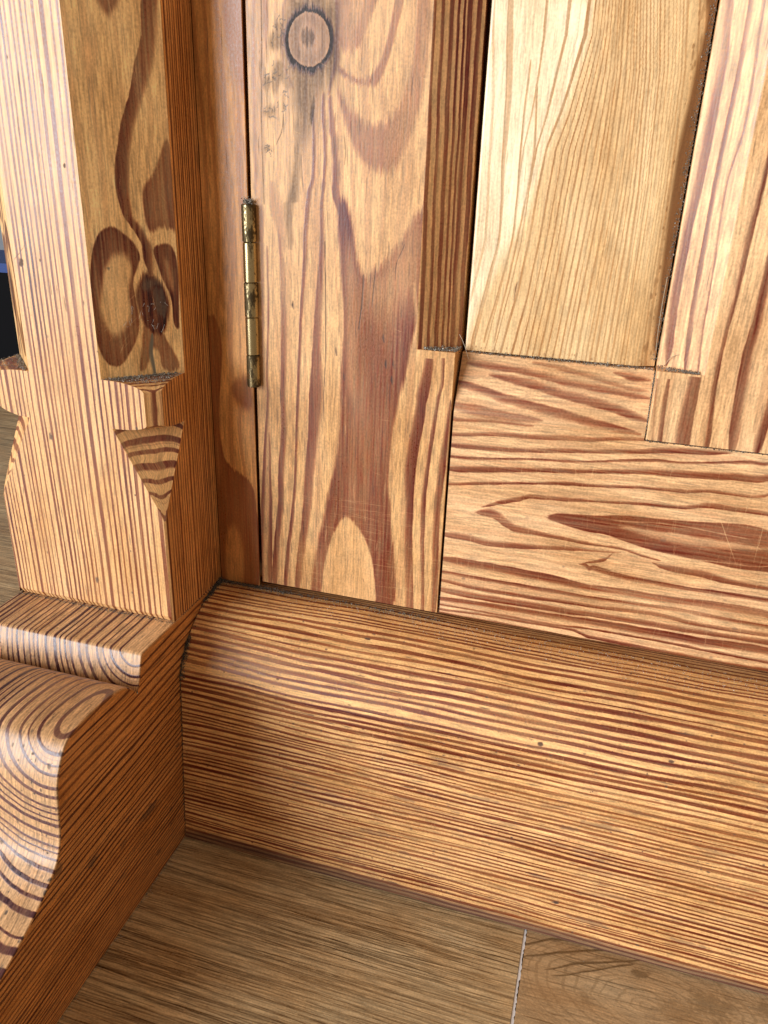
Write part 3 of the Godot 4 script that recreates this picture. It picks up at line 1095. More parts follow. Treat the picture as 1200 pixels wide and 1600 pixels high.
# photograph pixel -> (arc length, x) on the plinth
func plinth_hit(x: float, y: float, P: Array, S: Array) -> Vector2:
	var r: Vector3 = CX * (x - 600.0) + CY * (y - 800.0) + CZ * FOCAL
	for i in P.size() - 1:
		var a: Vector2 = P[i]
		var b: Vector2 = P[i + 1]
		var nrm := Vector3(0, (b - a).x, -(b - a).y).normalized()
		var q: Vector3 = EYE + r * ((Vector3(0, a.y, a.x) - EYE).dot(nrm) / r.dot(nrm))
		var t := (Vector2(q.z, q.y) - a).dot(b - a) / (b - a).length_squared()
		if t >= 0.0 and t <= 1.0:
			return Vector2(lerpf(S[i], S[i + 1], t), q.x)
	return Vector2(60, 100)

func build_frame(cab: Node3D) -> void:
	var f := face(Vector3(0, 0, -0.4), Vector3.RIGHT, Vector3.UP, Vector3.BACK, Rect2(-2, 95, 22, 235), 5.0, 9)
	f.early = Vector3(220, 158, 90); f.late = Vector3(122, 62, 30)
	f.make_lut(700, -5, 40, [[-5, 4.0, 0.3, 0.25], [40, 4.0, 0.3, 0.25]])
	f.fill([], [], 1.5, 6.0)
	f.fibre = 0.26; f.broad = 0.2
	f.patch(crop(280, 0, 1.72, [[60, 840], [100, 850], [118, 930], [105, 1100], [115, 1230], [150, 1265], [190, 1290], [208, 1340], [225, 1620], [90, 1620]]), 0.72, 0.3, 1.6)
	f.patch(crop(280, 0, 1.72, [[120, 1440], [150, 1400], [175, 1480], [170, 1600], [130, 1600]]), -0.7, 1.0, 1.2)
	f.patch(crop(280, 0, 1.72, [[110, -40], [180, -40], [190, 300], [165, 250], [140, 200], [120, 100]]), 0.5, 1.2, 2.0)
	f.band(crop(280, 0, 1.72, [[150, 0, 12], [162, 300, 12], [168, 520, 14], [180, 700, 16], [185, 900, 10]]), 0.5, 0.6, 1.0)
	f.patch(crop(280, 0, 1.72, [[130, 1030], [190, 1000], [200, 1120], [150, 1080]]), 0.6, 0.9, 1.6)
	f.flecks(60, 701, 2.0, 12.0, 0.2, 0.5)
	var m := f.material(0.4, 0.006)
	var mb := MB.new()
	var fp := board_profile(0.25, 16.9, 16.0, 0.3)
	fp.resize(fp.size() - 1)
	fp.append_array([Vector3(14.2, -5.5, 20.0), Vector3(14.2, -16.0, 22.0)])   # undercut added so that the gap looks deeper and darker
	sweep(mb, f, m, fp, 96.6, 328.0, true, true)
	obj("frame_stile", mb, cab)
	# dark rebate behind the gap between frame and door
	var rb := MB.new()
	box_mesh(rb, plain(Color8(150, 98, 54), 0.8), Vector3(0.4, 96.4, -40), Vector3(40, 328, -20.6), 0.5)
	obj("door_rebate", rb, cab)

func build_stile(door: Node3D) -> void:
	var f := face(Vector3.ZERO, Vector3.RIGHT, Vector3.UP, Vector3.BACK, Rect2(17, 97, 73, 233), 5.4, 10)
	f.early = Vector3(214, 164, 106); f.late = Vector3(114, 57, 33)
	f.stain = Vector3(40, 28, 24)      # bark and resin round the knot
	f.make_lut(800, 0, 120, [[0, 5.0, 0.3, 0.16], [120, 5.0, 0.3, 0.16]])
	f.fill([], [], 1.5, 8.0)
	var A := [380.0, 0.0, 3.75]
	var M := [380.0, 300.0, 3.333]
	var B := [390.0, 620.0, 3.636]
	# figure below the knot
	f.band(crop(380, 300, 3.333, [[125, 280, 8], [130, 600, 8], [125, 960, 8]]) + crop(390, 620, 3.636, [[105, 0, 12], [90, 250, 14], [80, 450, 17], [72, 700, 22], [70, 900, 22], [72, 1080, 22]]), 0.9, 0.2, 0.3)
	f.band(crop(390, 620, 3.636, [[110, 200, 4], [115, 450, 12], [118, 650, 18], [115, 900, 26], [118, 1080, 26]]), 0.85, 0.2, 0.3)
	f.band(crop(380, 300, 3.333, [[185, 190, 10], [205, 380, 24], [212, 600, 28], [212, 800, 30]]) + crop(390, 620, 3.636, [[190, 0, 26], [195, 200, 30], [180, 400, 30], [178, 600, 28], [158, 800, 28], [146, 1080, 32]]), 0.85, 0.22, 0.5)
	f.band(crop(380, 0, 3.75, [[410, 640, 10], [415, 850, 16], [408, 1050, 18]]) + crop(380, 300, 3.333, [[345, 0, 22], [325, 200, 20], [318, 400, 18], [305, 600, 14], [295, 800, 14], [288, 1000, 13]]) + crop(390, 620, 3.636, [[275, 0, 16], [265, 300, 11], [258, 500, 13], [240, 700, 17], [220, 850, 19], [206, 1090, 22]]), 0.92, 0.18, 0.4)
	f.band(crop(380, 0, 3.75, [[470, 540, 18], [470, 700, 20], [480, 900, 18], [470, 1100, 16]]) + crop(380, 300, 3.333, [[410, 60, 15], [410, 200, 18], [405, 400, 28], [392, 600, 34], [385, 800, 40]]) + crop(390, 620, 3.636, [[380, 0, 76], [365, 200, 56], [345, 400, 50], [330, 600, 46], [305, 800, 38], [285, 950, 34], [270, 1110, 36]]), 0.8, 0.25, 0.7)
	# the wide dark tongue with its pale core
	f.patch(crop(380, 300, 3.333, [[488, 60], [530, 20], [560, 150], [580, 300], [610, 420], [650, 450], [700, 390], [750, 340], [810, 270], [860, 180], [940, 60], [960, 200], [915, 500], [905, 700], [870, 800], [850, 950], [812, 1050], [790, 1200]]) + crop(390, 620, 3.636, [[840, 60], [815, 150], [805, 250], [790, 400], [782, 500], [798, 600], [797, 700], [815, 850], [826, 1000], [830, 1260], [340, 1200], [350, 1050], [362, 950], [387, 830], [420, 700], [440, 570], [462, 470], [490, 350], [508, 220], [514, 60]]) + crop(380, 300, 3.333, [[505, 950], [520, 800], [525, 650], [515, 500], [505, 350], [490, 150]]), 0.95, 0.8, 4.0)
	f.patch(crop(390, 620, 3.636, [[535, 665], [600, 720], [650, 800], [690, 900], [706, 1000], [722, 1240], [398, 1200], [415, 980], [440, 880], [470, 780]]), -0.95, 0.35, 1.3)
	f.patch(crop(380, 300, 3.333, [[545, 200], [590, 420], [600, 700], [585, 900], [560, 1100], [530, 900], [530, 650], [525, 400]]), -0.42, 1.6, 2.6)
	f.patch(crop(380, 300, 3.333, [[600, 420], [700, 360], [800, 260], [920, 60], [930, 420], [910, 560], [760, 620], [620, 640]]), -0.5, 4.0, 5.0)
	f.band(crop(380, 300, 3.333, [[895, 470, 12], [903, 700, 22], [880, 800, 14]]), -0.8, 0.4, 0.6)
	f.band(crop(380, 300, 3.333, [[968, 868, 40], [945, 1000, 54], [925, 1100, 46]]) + crop(390, 620, 3.636, [[978, 0, 64], [955, 150, 60], [925, 300, 60], [910, 430, 60], [905, 600, 42], [899, 800, 42], [903, 1000, 43], [907, 1230, 43]]), 0.9, 0.2, 0.4, false, 0, null, null, false)
	f.band(crop(380, 300, 3.333, [[1043, 868, 14], [1036, 1000, 14]]) + crop(390, 620, 3.636, [[1073, 0, 16], [1040, 200, 20], [1010, 400, 20], [988, 600, 24], [981, 800, 22], [981, 1000, 18], [980, 1230, 20]]), 0.92, 0.18, 0.4, false, 0, null, null, false)
	f.band(crop(390, 620, 3.636, [[1142, 20, 10], [1118, 200, 24], [1090, 400, 38], [1067, 600, 34], [1057, 800, 34], [1052, 1000, 34], [1042, 1240, 24]]), 0.9, 0.2, 0.4)
	# loops beside the knot
	f.patch(crop(380, 0, 3.75, [[540, -60], [548, 250], [580, 300], [640, 312], [695, 260], [725, 160], [765, 50], [810, -60]]), 0.5, 0.5, 2.4)
	f.patch(crop(380, 0, 3.75, [[640, -60], [630, 120], [660, 180], [690, 80], [720, -60]]), -0.45, 0.6, 1.4)
	f.patch(crop(380, 0, 3.75, [[545, 385], [620, 435], [690, 462], [750, 448], [790, 380], [830, 280], [862, 150], [890, -60], [955, -60], [912, 120], [882, 240], [850, 345], [805, 480], [760, 505], [680, 515], [600, 468], [548, 410]]), 0.56, 0.35, 1.6)
	f.patch(crop(380, 0, 3.75, [[540, 490], [600, 610], [680, 700], [760, 750], [830, 720], [900, 650], [950, 530], [990, 350], [1012, 200], [1022, -60], [1105, -60], [1082, 300], [1052, 550], [1012, 700], [962, 850], [910, 965], [870, 1000], [800, 1010], [730, 990], [660, 900], [610, 760], [560, 600]]), 0.56, 0.8, 3.4)
	f.band(crop(380, 0, 3.75, [[510, 560, 20], [525, 750, 30], [545, 950, 36], [548, 1150, 44]]) + crop(380, 300, 3.333, [[525, 120, 56], [545, 300, 70]]), 0.74, 0.4, 1.2)
	f.band(crop(380, 0, 3.75, [[62, 0, 14], [60, 400, 16], [70, 800, 14], [78, 1150, 14]]), 0.55, 0.5, 0.8)
	f.band(crop(380, 0, 3.75, [[120, 0, 40], [125, 150, 36], [130, 290, 12]]), 0.5, 0.5, 1.0)
	f.band(crop(380, 0, 3.75, [[552, 0, 26], [556, 200, 26], [548, 360, 30], [520, 470, 20], [500, 560, 12]]), 0.7, 0.4, 0.8)
	f.band(crop(380, 0, 3.75, [[250, 0, 14], [235, 130, 12], [228, 260, 12], [245, 400, 14], [290, 520, 12]]), 0.6, 0.4, 0.8)
	# bluish stain round the knot and running down from it
	f.patch(crop(380, 0, 3.75, [[265, -60], [270, 60], [240, 150], [235, 260], [250, 380], [290, 460], [300, 560], [320, 700], [335, 830], [375, 800], [410, 660], [440, 540], [540, 470], [560, 330], [550, 200], [555, -60]]), 0.5, 3.2, 3.0, 1)
	f.band(crop(380, 0, 3.75, [[325, 640, 40], [318, 800, 30], [310, 1000, 36], [290, 1180, 60]]) + crop(380, 300, 3.333, [[240, 60, 40], [240, 180, 26], [238, 300, 10]]), 0.4, 1.0, 1.6, false, 1)
	f.band(crop(380, 0, 3.75, [[415, 560, 40], [405, 660, 26], [400, 740, 8]]), 0.7, 0.35, 0.8, false, 1)
	f.band(crop(380, 300, 3.333, [[150, -60, 60], [180, 100, 80], [200, 220, 40], [210, 330, 12]]), 0.42, 0.8, 1.6)
	f.band(crop(380, 300, 3.333, [[95, 60, 18], [100, 400, 12], [100, 700, 8], [92, 1000, 14]]), 0.6, 0.5, 0.8)
	# the knot itself
	var kc := f.px(482.2, 62.7)
	var kr := Vector2(absf(f.px(517, 62.7).x - kc.x), absf(f.px(482.2, 16).y - kc.y))
	var ell := func(rs: float, oo: Vector2) -> PackedVector2Array:
		var q := PackedVector2Array()
		for i in 14:
			var a := TAU * i / 14.0
			q.append(kc + oo + Vector2(cos(a) * kr.x, sin(a) * kr.y) * rs)
		return q
	f.patch_mm(ell.call(1.16, Vector2(-0.1, -0.15)), 0.6, 0.5, 2.4, 1)
	f.patch_mm(ell.call(1.12, Vector2.ZERO), -0.85, 0.2, 0.8, 1)
	f.patch_mm(ell.call(1.17, Vector2(-0.15, -0.2)), 1.5, 0.4, 2.0, 0)
	f.patch_mm(ell.call(1.12, Vector2(0.0, -0.1)), 1.15, 0.25, 2.0, 1)
	f.patch_mm(ell.call(0.96, Vector2.ZERO), -1.0, 0.12, 0.45, 1)
	f.patch_mm(ell.call(0.97, Vector2.ZERO), -1.0, 0.15, 0.3, 0)
	f.patch_mm(ell.call(0.96, Vector2.ZERO), 0.36, 0.2, 0.4, 0)
	f.patch_mm(ell.call(0.93, Vector2.ZERO), 0.28, 0.5, 0.9, 1)
	f.patch_mm(ell.call(0.55, Vector2(0.2, 0.2)), -0.45, 0.5, 1.4, 1)
	f.patch_mm(ell.call(0.34, Vector2(-0.3, 0.6)), 0.5, 0.35, 1.9, 1)
	# bark-like crust left of the knot
	for q in [[[115, 455], [160, 445], [165, 490], [150, 530], [112, 525]], [[112, 640], [195, 620], [190, 670], [150, 695], [115, 680]], [[150, 200], [235, 140], [250, 260], [205, 300], [145, 300]], [[160, 440], [200, 330], [270, 400], [300, 500], [260, 550], [215, 470], [195, 560], [170, 560]], [[225, 540], [245, 540], [242, 660], [228, 660]], [[120, 860], [185, 870], [160, 885], [120, 880]], [[170, 130], [240, 120], [240, 180], [190, 190]]]:
		f.patch(crop(380, 0, 3.75, q), 0.28, 0.5, 1.6, 1)
		var qa := f.px(380.0 + q[0][0] / 3.75, q[0][1] / 3.75)
		var qb := f.px(380.0 + q[2][0] / 3.75, q[2][1] / 3.75)
		f.bark(7, 850 + int(q[0][1]), Rect2(minf(qa.x, qb.x) - 0.4, minf(qa.y, qb.y) - 0.8, absf(qb.x - qa.x) + 0.8, absf(qb.y - qa.y) + 1.6), 0.3, 0.9)
	f.band(crop(380, 0, 3.75, [[106, 0, 4], [108, 600, 5], [112, 900, 4], [125, 1200, 3]]), 0.6, 0.12, 0.2, false, 1)
	f.band(crop(380, 0, 3.75, [[240, 660, 4], [225, 780, 4], [195, 850, 3]]), 0.6, 0.12, 0.2, false, 1)
	f.band(crop(380, 300, 3.333, [[428, 250, 3], [430, 600, 4], [428, 900, 3], [415, 1180, 3]]), 0.75, 0.08, 0.1, false, 1)
	f.band(crop(380, 300, 3.333, [[625, 430, 5], [615, 600, 4], [600, 720, 3]]), 0.8, 0.08, 0.1, false, 1)
	f.band(crop(380, 300, 3.333, [[692, 370, 3], [682, 480, 4], [672, 600, 2]]), 0.8, 0.08, 0.1, false, 1)
	f.band(crop(380, 300, 3.333, [[840, 270, 3], [800, 370, 4], [790, 460, 2]]), 0.6, 0.08, 0.1, false, 1)
	for q in [[482, 830, 10], [522, 960, 8], [258, 590, 16], [730, 760, 10], [740, 900, 14], [780, 900, 12], [770, 980, 10]]:
		var c2: Array = crop(380, 300, 3.333, [q])[0]
		f.band([[c2[0], c2[1] - 7, 0.8], [c2[0], c2[1], c2[2]], [c2[0] + 1, c2[1] + 7, 0.8]], 0.6, 0.25, 0.5, false, 1)
	f.flecks(420, 811, 1.0, 9.0, 0.2, 0.55)
	# chamfered edge: close straight lines
	var po := Vector3(75.2, 0, 0)
	var pn := Vector3(8, 0, 13.1).normalized()
	var i0 := int((75.0 - f.u0) * f.ppm)
	var j0 := int((195.2 - f.v0) * f.ppm)
	var cl := Face.new()
	cl.make_lut(831, 70, 92, [[70, 1.9, 0.45, 0.95], [92, 1.4, 0.5, 0.95]])
	for j in range(j0, f.h):
		var v := f.v0 + (j + 0.5) / f.ppm
		for i in range(i0, f.w):
			var u := f.u0 + (i + 0.5) / f.ppm
			f.s[j * f.w + i] = 0.0
			f.d[j * f.w + i] = 0.12 + 0.88 * cl.ring(u + 0.012 * (v - 240.0) + 0.5 * (f.mdn(u, v, 6.0, 3.0) - 0.5))
	# scratches across the lower end
	f.scratches(150, 841, Rect2(24, 99, 56, 40), 84.0, 100.0, 4.0, 24.0, 0.22)
	f.scratches(26, 842, Rect2(40, 105, 40, 60), -4.0, 6.0, 2.0, 9.0, 0.55)
	f.scratches(30, 843, Rect2(22, 140, 55, 150), 60.0, 120.0, 1.0, 6.0, 0.3)
	f.scratches(40, 844, Rect2(22, 100, 55, 190), -3.0, 3.0, 2.0, 10.0, 0.3)
	var m := f.material(0.4, 0.006)
	var mb := MB.new()
	var lowp := board_profile(18.2, 88.1, 20.0, 0.25)
	sweep(mb, f, m, lowp, 176.0, 195.2, false, true)
	var under := lowp.slice(0, lowp.size() - 1)
	under.append_array([Vector3(86.0, -4.5, 90.0), Vector3(86.0, -20, 90.0)])  # undercut shaped to keep the joint with the rail dark
	sweep(mb, f, m, under, 99.1, 176.0)
	mb.quad(m, [Vector3(18.2, 99.1, 0), Vector3(88.1, 99.1, 0), Vector3(88.1, 99.1, -20), Vector3(18.2, 99.1, -20)], four(Vector3.DOWN), four2(Vector2(0.5, 0.5)))
	var up := board_profile(18.2, 60.0, 20.0, 0.25)
	up.resize(6)
	up.append_array([Vector3(74.9, 0, 74.9), Vector3(75.6, -0.25, 75.6), Vector3(88.1, -8.2, 88.1), Vector3(88.1, -20, 89.9)])
	sweep(mb, f, m, up, 195.2, 328.0, false, true)
	obj("stile", mb, door)

func build_rail(door: Node3D) -> void:
	# u = -y would flip; u = y, v = x
	var f := face(Vector3.ZERO, Vector3.UP, Vector3.RIGHT, Vector3.BACK, Rect2(97, 87, 99, 173), 5.2, 12)
	f.early = Vector3(224, 176, 124); f.late = Vector3(118, 58, 33)
	f.stain = Vector3(96, 76, 62)
	f.make_lut(900, 80, 220, [[80, 4.0, 0.3, 0.14], [220, 4.0, 0.3, 0.14]])
	f.fill([], [], 1.2, 6.0)
	var L := func(a: Array, b: Array, st := 0.9, soft := 0.2) -> void:
		f.band(crop(680, 640, 4.21, a) + crop(920, 660, 4.0, b), st, soft, 0.5, true)
	L.call([[110, 65, 25], [400, 80, 18], [650, 110, 10]], [], 0.75, 0.3)
	L.call([[105, 165, 20], [400, 165, 25], [640, 180, 30], [900, 190, 32]], [[0, 110, 26], [200, 105, 22], [420, 115, 16]], 0.8)
	L.call([[105, 235, 30], [300, 250, 30], [600, 268, 28], [900, 272, 28]], [[0, 180, 20], [300, 185, 28], [500, 175, 35], [750, 190, 30], [900, 192, 8]], 0.92)
	L.call([[100, 310, 15], [300, 325, 18], [600, 330, 12], [850, 340, 14]], [[0, 245, 12], [400, 240, 18], [600, 255, 12], [800, 255, 14], [1000, 250, 20], [1120, 258, 20]])
	L.call([[95, 390, 36], [300, 395, 40], [600, 400, 28], [900, 408, 26]], [[0, 307, 22], [300, 310, 28], [500, 320, 40], [700, 335, 40], [900, 340, 44], [1120, 345, 44]], 0.88)
	L.call([[88, 490, 16], [350, 485, 20], [600, 485, 12], [880, 490, 24]], [[0, 395, 16], [300, 408, 15], [600, 435, 19], [750, 432, 19], [900, 450, 17], [1120, 452, 19]], 0.95)
	L.call([[300, 640, 12], [420, 612, 26], [560, 588, 32], [620, 570, 26], [850, 590, 26]], [[0, 490, 12], [300, 510, 17], [600, 535, 22], [750, 522, 30], [900, 540, 30], [1120, 572, 24]], 0.92)
	L.call([[255, 675, 6], [300, 675, 75], [360, 680, 95], [400, 695, 60], [450, 735, 60], [520, 780, 46], [650, 810, 30], [800, 840, 22], [1000, 880, 18]], [[0, 760, 13], [200, 790, 12], [350, 840, 12], [450, 868, 5]], 0.92)
	# broad heart of the loop
	f.patch(crop(680, 640, 4.21, [[715, 712], [780, 682], [900, 690]]) + crop(920, 660, 4.0, [[60, 588], [200, 580], [400, 602], [600, 620], [800, 630], [1000, 640], [1160, 690], [1200, 700], [1200, 950], [1120, 940], [900, 915], [800, 890], [600, 845], [400, 805], [250, 758], [100, 700], [0, 690]]) + crop(680, 640, 4.21, [[900, 780], [800, 745]]), 0.86, 0.25, 0.9)
	f.band(crop(920, 660, 4.0, [[180, 645, 6], [350, 690, 40], [550, 730, 64], [750, 760, 60], [950, 775, 36], [1120, 790, 8]]), -0.75, 0.6, 1.6, true)
	f.band(crop(920, 660, 4.0, [[150, 612, 5], [500, 640, 6], [850, 700, 6], [1000, 730, 4]]), -0.7, 0.2, 0.4, true)
	f.band(crop(920, 660, 4.0, [[600, 850, 4], [900, 885, 6], [1120, 900, 5]]), -0.7, 0.2, 0.4, true)
	L.call([[55, 820, 42], [200, 840, 36], [350, 880, 36], [550, 895, 36], [700, 905, 26], [900, 915, 26]], [[0, 800, 14], [100, 808, 10], [200, 815, 3]], 0.86)
	L.call([[945, 1018, 8], [985, 1025, 50], [1040, 1045, 34]], [[0, 915, 36], [200, 965, 30], [400, 1000, 25], [600, 1040, 23], [800, 1065, 26], [1000, 1095, 26], [1120, 1112, 22]])
	f.band(crop(680, 640, 4.21, [[985, 1008, 14], [1060, 1000, 18], [1120, 985, 34], [1150, 960, 40], [1170, 945, 14]]), 0.88, 0.2, 0.4, true)
	f.band(crop(920, 660, 4.0, [[395, 876, 6], [440, 895, 34], [500, 910, 42], [600, 930, 36], [750, 960, 42], [850, 990, 32], [1000, 1020, 26], [1120, 1040, 22]]), 0.88, 0.2, 0.6, true)
	L.call([[45, 980, 46], [200, 1010, 46], [400, 1045, 46], [600, 1085, 52], [800, 1125, 50]], [[0, 1037, 34], [200, 1060, 40], [400, 1095, 42], [600, 1120, 40], [800, 1145, 46], [1000, 1180, 46], [1120, 1205, 42]], 0.85)
	L.call([[40, 1065, 20], [250, 1105, 20], [500, 1150, 22], [800, 1200, 26]], [[0, 1095, 19], [300, 1135, 19], [600, 1180, 21], [900, 1240, 23], [1120, 1280, 23]])
	L.call([[35, 1120, 18], [300, 1180, 25], [600, 1230, 23], [900, 1270, 22]], [[0, 1145, 17], [400, 1195, 25], [700, 1265, 23], [1120, 1330, 21]])
	L.call([[30, 1180, 36], [300, 1235, 36], [600, 1280, 38], [900, 1330, 36]], [[0, 1195, 31], [400, 1260, 31], [600, 1295, 31], [900, 1340, 26], [1120, 1375, 31]], 0.85)
	L.call([[20, 1240, 30], [300, 1280, 28], [600, 1330, 30], [900, 1380, 32]], [[0, 1245, 36], [400, 1315, 42], [700, 1370, 46], [1000, 1410, 46], [1120, 1430, 42]], 0.88)
	L.call([[20, 1275, 10], [400, 1345, 12], [800, 1420, 13]], [[0, 1290, 11], [400, 1360, 13], [800, 1440, 15], [1120, 1500, 15]])
	L.call([[20, 1310, 14], [300, 1345, 13], [600, 1400, 15], [900, 1450, 15]], [[0, 1340, 19], [400, 1420, 21], [800, 1500, 21], [1120, 1545, 21]])
	L.call([[10, 1330, 10], [400, 1400, 10], [800, 1480, 12]], [[0, 1368, 10], [400, 1445, 12], [800, 1525, 12], [1120, 1575, 12]], 0.8)
	# sloping top edge
	var po := Vector3(0, 176.5, 0)
	var pn := Vector3(0, 8.0, 18.0).normalized()
	for q in [[[[150, 150, 22], [350, 180, 20], [500, 218, 24], [640, 245, 22], [790, 275, 18]], 0.8], [[[230, 192, 14], [330, 215, 26], [500, 262, 30], [640, 300, 30], [785, 352, 26]], 0.85], [[[130, 222, 20], [300, 280, 28], [480, 330, 30], [640, 372, 26], [760, 400, 14]], 0.85], [[[660, 185, 8], [720, 200, 22], [795, 212, 20]], 0.95], [[[110, 300, 40], [260, 335, 40], [420, 352, 20]], 0.7], [[[380, 150, 12], [560, 190, 16], [700, 235, 14], [790, 250, 10]], 0.7]]:
		f.band(crop(660, 500, 2.222, q[0]), q[1], 0.4, 1.0, true, 0, po, pn)
	f.flecks(420, 911, 1.0, 10.0, 0.2, 0.5)
	f.blots(26, 912, 0.2, 0.9, 0.4, Rect2(100, 90, 75, 115))
	f.scratches(260, 913, Rect2(100, 89, 60, 115), 84.0, 98.0, 2.0, 16.0, 0.24)
	f.scratches(60, 914, Rect2(100, 89, 75, 115), -4.0, 4.0, 4.0, 20.0, 0.28)
	f.scratch_px(1117, 790, 1152, 888, 0.6)
	f.scratch_px(1176, 885, 1198, 800, 0.45)
	f.scratch_px(746, 760, 741, 860, 0.4)
	var m := f.material(0.4, 0.006)
	var mb := MB.new()
	# face frame: u = y, v = x, n = z.  lower slab, whole length
	var p := board_profile(99.1, 150.0, 20.0, 0.6)
	p.resize(6)
	p.append_array([Vector3(173.6, 0, 173.6), Vector3(173.6, -20, 193.0)])
	sweep(mb, f, m, p, 149.6, 258.0, false, true, false)
	var p2 := board_profile(99.1, 150.0, 20.0, 0.6)
	p2.resize(6)
	p2.append_array([Vector3(175.6, 0, 175.6), Vector3(177.0, -0.35, 177.0), Vector3(194.0, -8.2, 194.0), Vector3(194.0, -20, 195.5)])
	sweep(mb, f, m, p2, 88.95, 149.6, true, true, false)
	obj("rail", mb, door)

func build_muntin(door: Node3D) -> void:
	var f := face(Vector3(0, 0, 0.15), Vector3.RIGHT, Vector3.UP, Vector3.BACK, Rect2(147, 172, 76, 158), 5.0, 13)
	f.early = Vector3(230, 182, 128); f.late = Vector3(112, 58, 36)
	f.stain = Vector3(80, 66, 54)
	f.make_lut(950, 120, 250, [[120, 5.0, 0.3, 0.14], [250, 5.0, 0.3, 0.14]])
	f.fill([], [], 1.2, 7.0)
	var po := Vector3(163.6, 0, 0.15)
	var pn := Vector3(-8.2, 0, 13.6).normalized()
	for q in [[[[310, 0, 26], [302, 80, 26], [290, 200, 30], [250, 400, 35], [200, 650, 30], [165, 800, 28], [120, 1050, 28], [92, 1270, 26]], 0.85], [[[385, 0, 15], [345, 250, 15], [300, 450, 16], [250, 700, 14], [215, 900, 16], [180, 1100, 14], [156, 1290, 14]], 0.85], [[[432, 0, 10], [370, 400, 8], [300, 650, 6], [260, 900, 6], [225, 1100, 6], [198, 1300, 5]], 0.8]]:
		f.band(crop(1000, 0, 2.222, q[0]), q[1], 0.2, 0.4, false, 0, po, pn)
	for q in [[[[100, 1316, 10], [85, 1400, 14], [66, 1545, 18]], 0.85], [[[190, 1310, 42], [165, 1420, 48], [140, 1560, 50]], 0.72], [[[60, 1316, 7], [45, 1530, 7]], 0.5]]:
		f.band(crop(1000, 0, 2.222, q[0]), q[1], 0.2, 0.5, false, 0, null, null, false)
	for q in [[[[480, 400, 15], [435, 600, 15], [385, 800, 20], [340, 1000, 16], [300, 1150, 12], [265, 1300, 16], [228, 1560, 18]], 0.92], [[[500, 700, 28], [450, 930, 30], [410, 1100, 30], [375, 1230, 35], [345, 1400, 36], [314, 1580, 36]], 0.95]]:
		f.band(crop(1000, 0, 2.222, q[0]), q[1], 0.2, 0.5)
	# bands further along the board
	for k in 5:
		var u := 182.0 + k * 8.5
		f.stroke([[172.0, u, 1.2 + 0.5 * (k % 2), true], [250.0, u + 5.0, 1.3, false], [330.0, u + 7.0, 1.2, true]], 0.85, 0.3, 0.6)
	f.scratches(60, 953, Rect2(150, 174, 60, 110), -20.0, 20.0, 1.0, 6.0, 0.3)
	f.flecks(160, 951, 1.0, 8.0, 0.2, 0.5)
	var m := f.material(0.4, 0.006)
	var mb := MB.new()
	var p := board_profile(150.0, 222.0, 20.0, 0.5)
	sweep(mb, f, m, p, 174.0, 195.6, true, true)
	var tail := board_profile(150.0, 222.0, 20.0, 0.5)
	var p2 := [Vector3(150.0, -20, 148.6), Vector3(150.0, -8.2, 150.0), Vector3(162.9, -0.3, 162.9), Vector3(163.9, 0, 163.9)]
	for i in range(6, tail.size()):
		p2.append(tail[i])
	sweep(mb, f, m, p2, 195.6, 328.0, false, true)
	obj("muntin", mb, door)

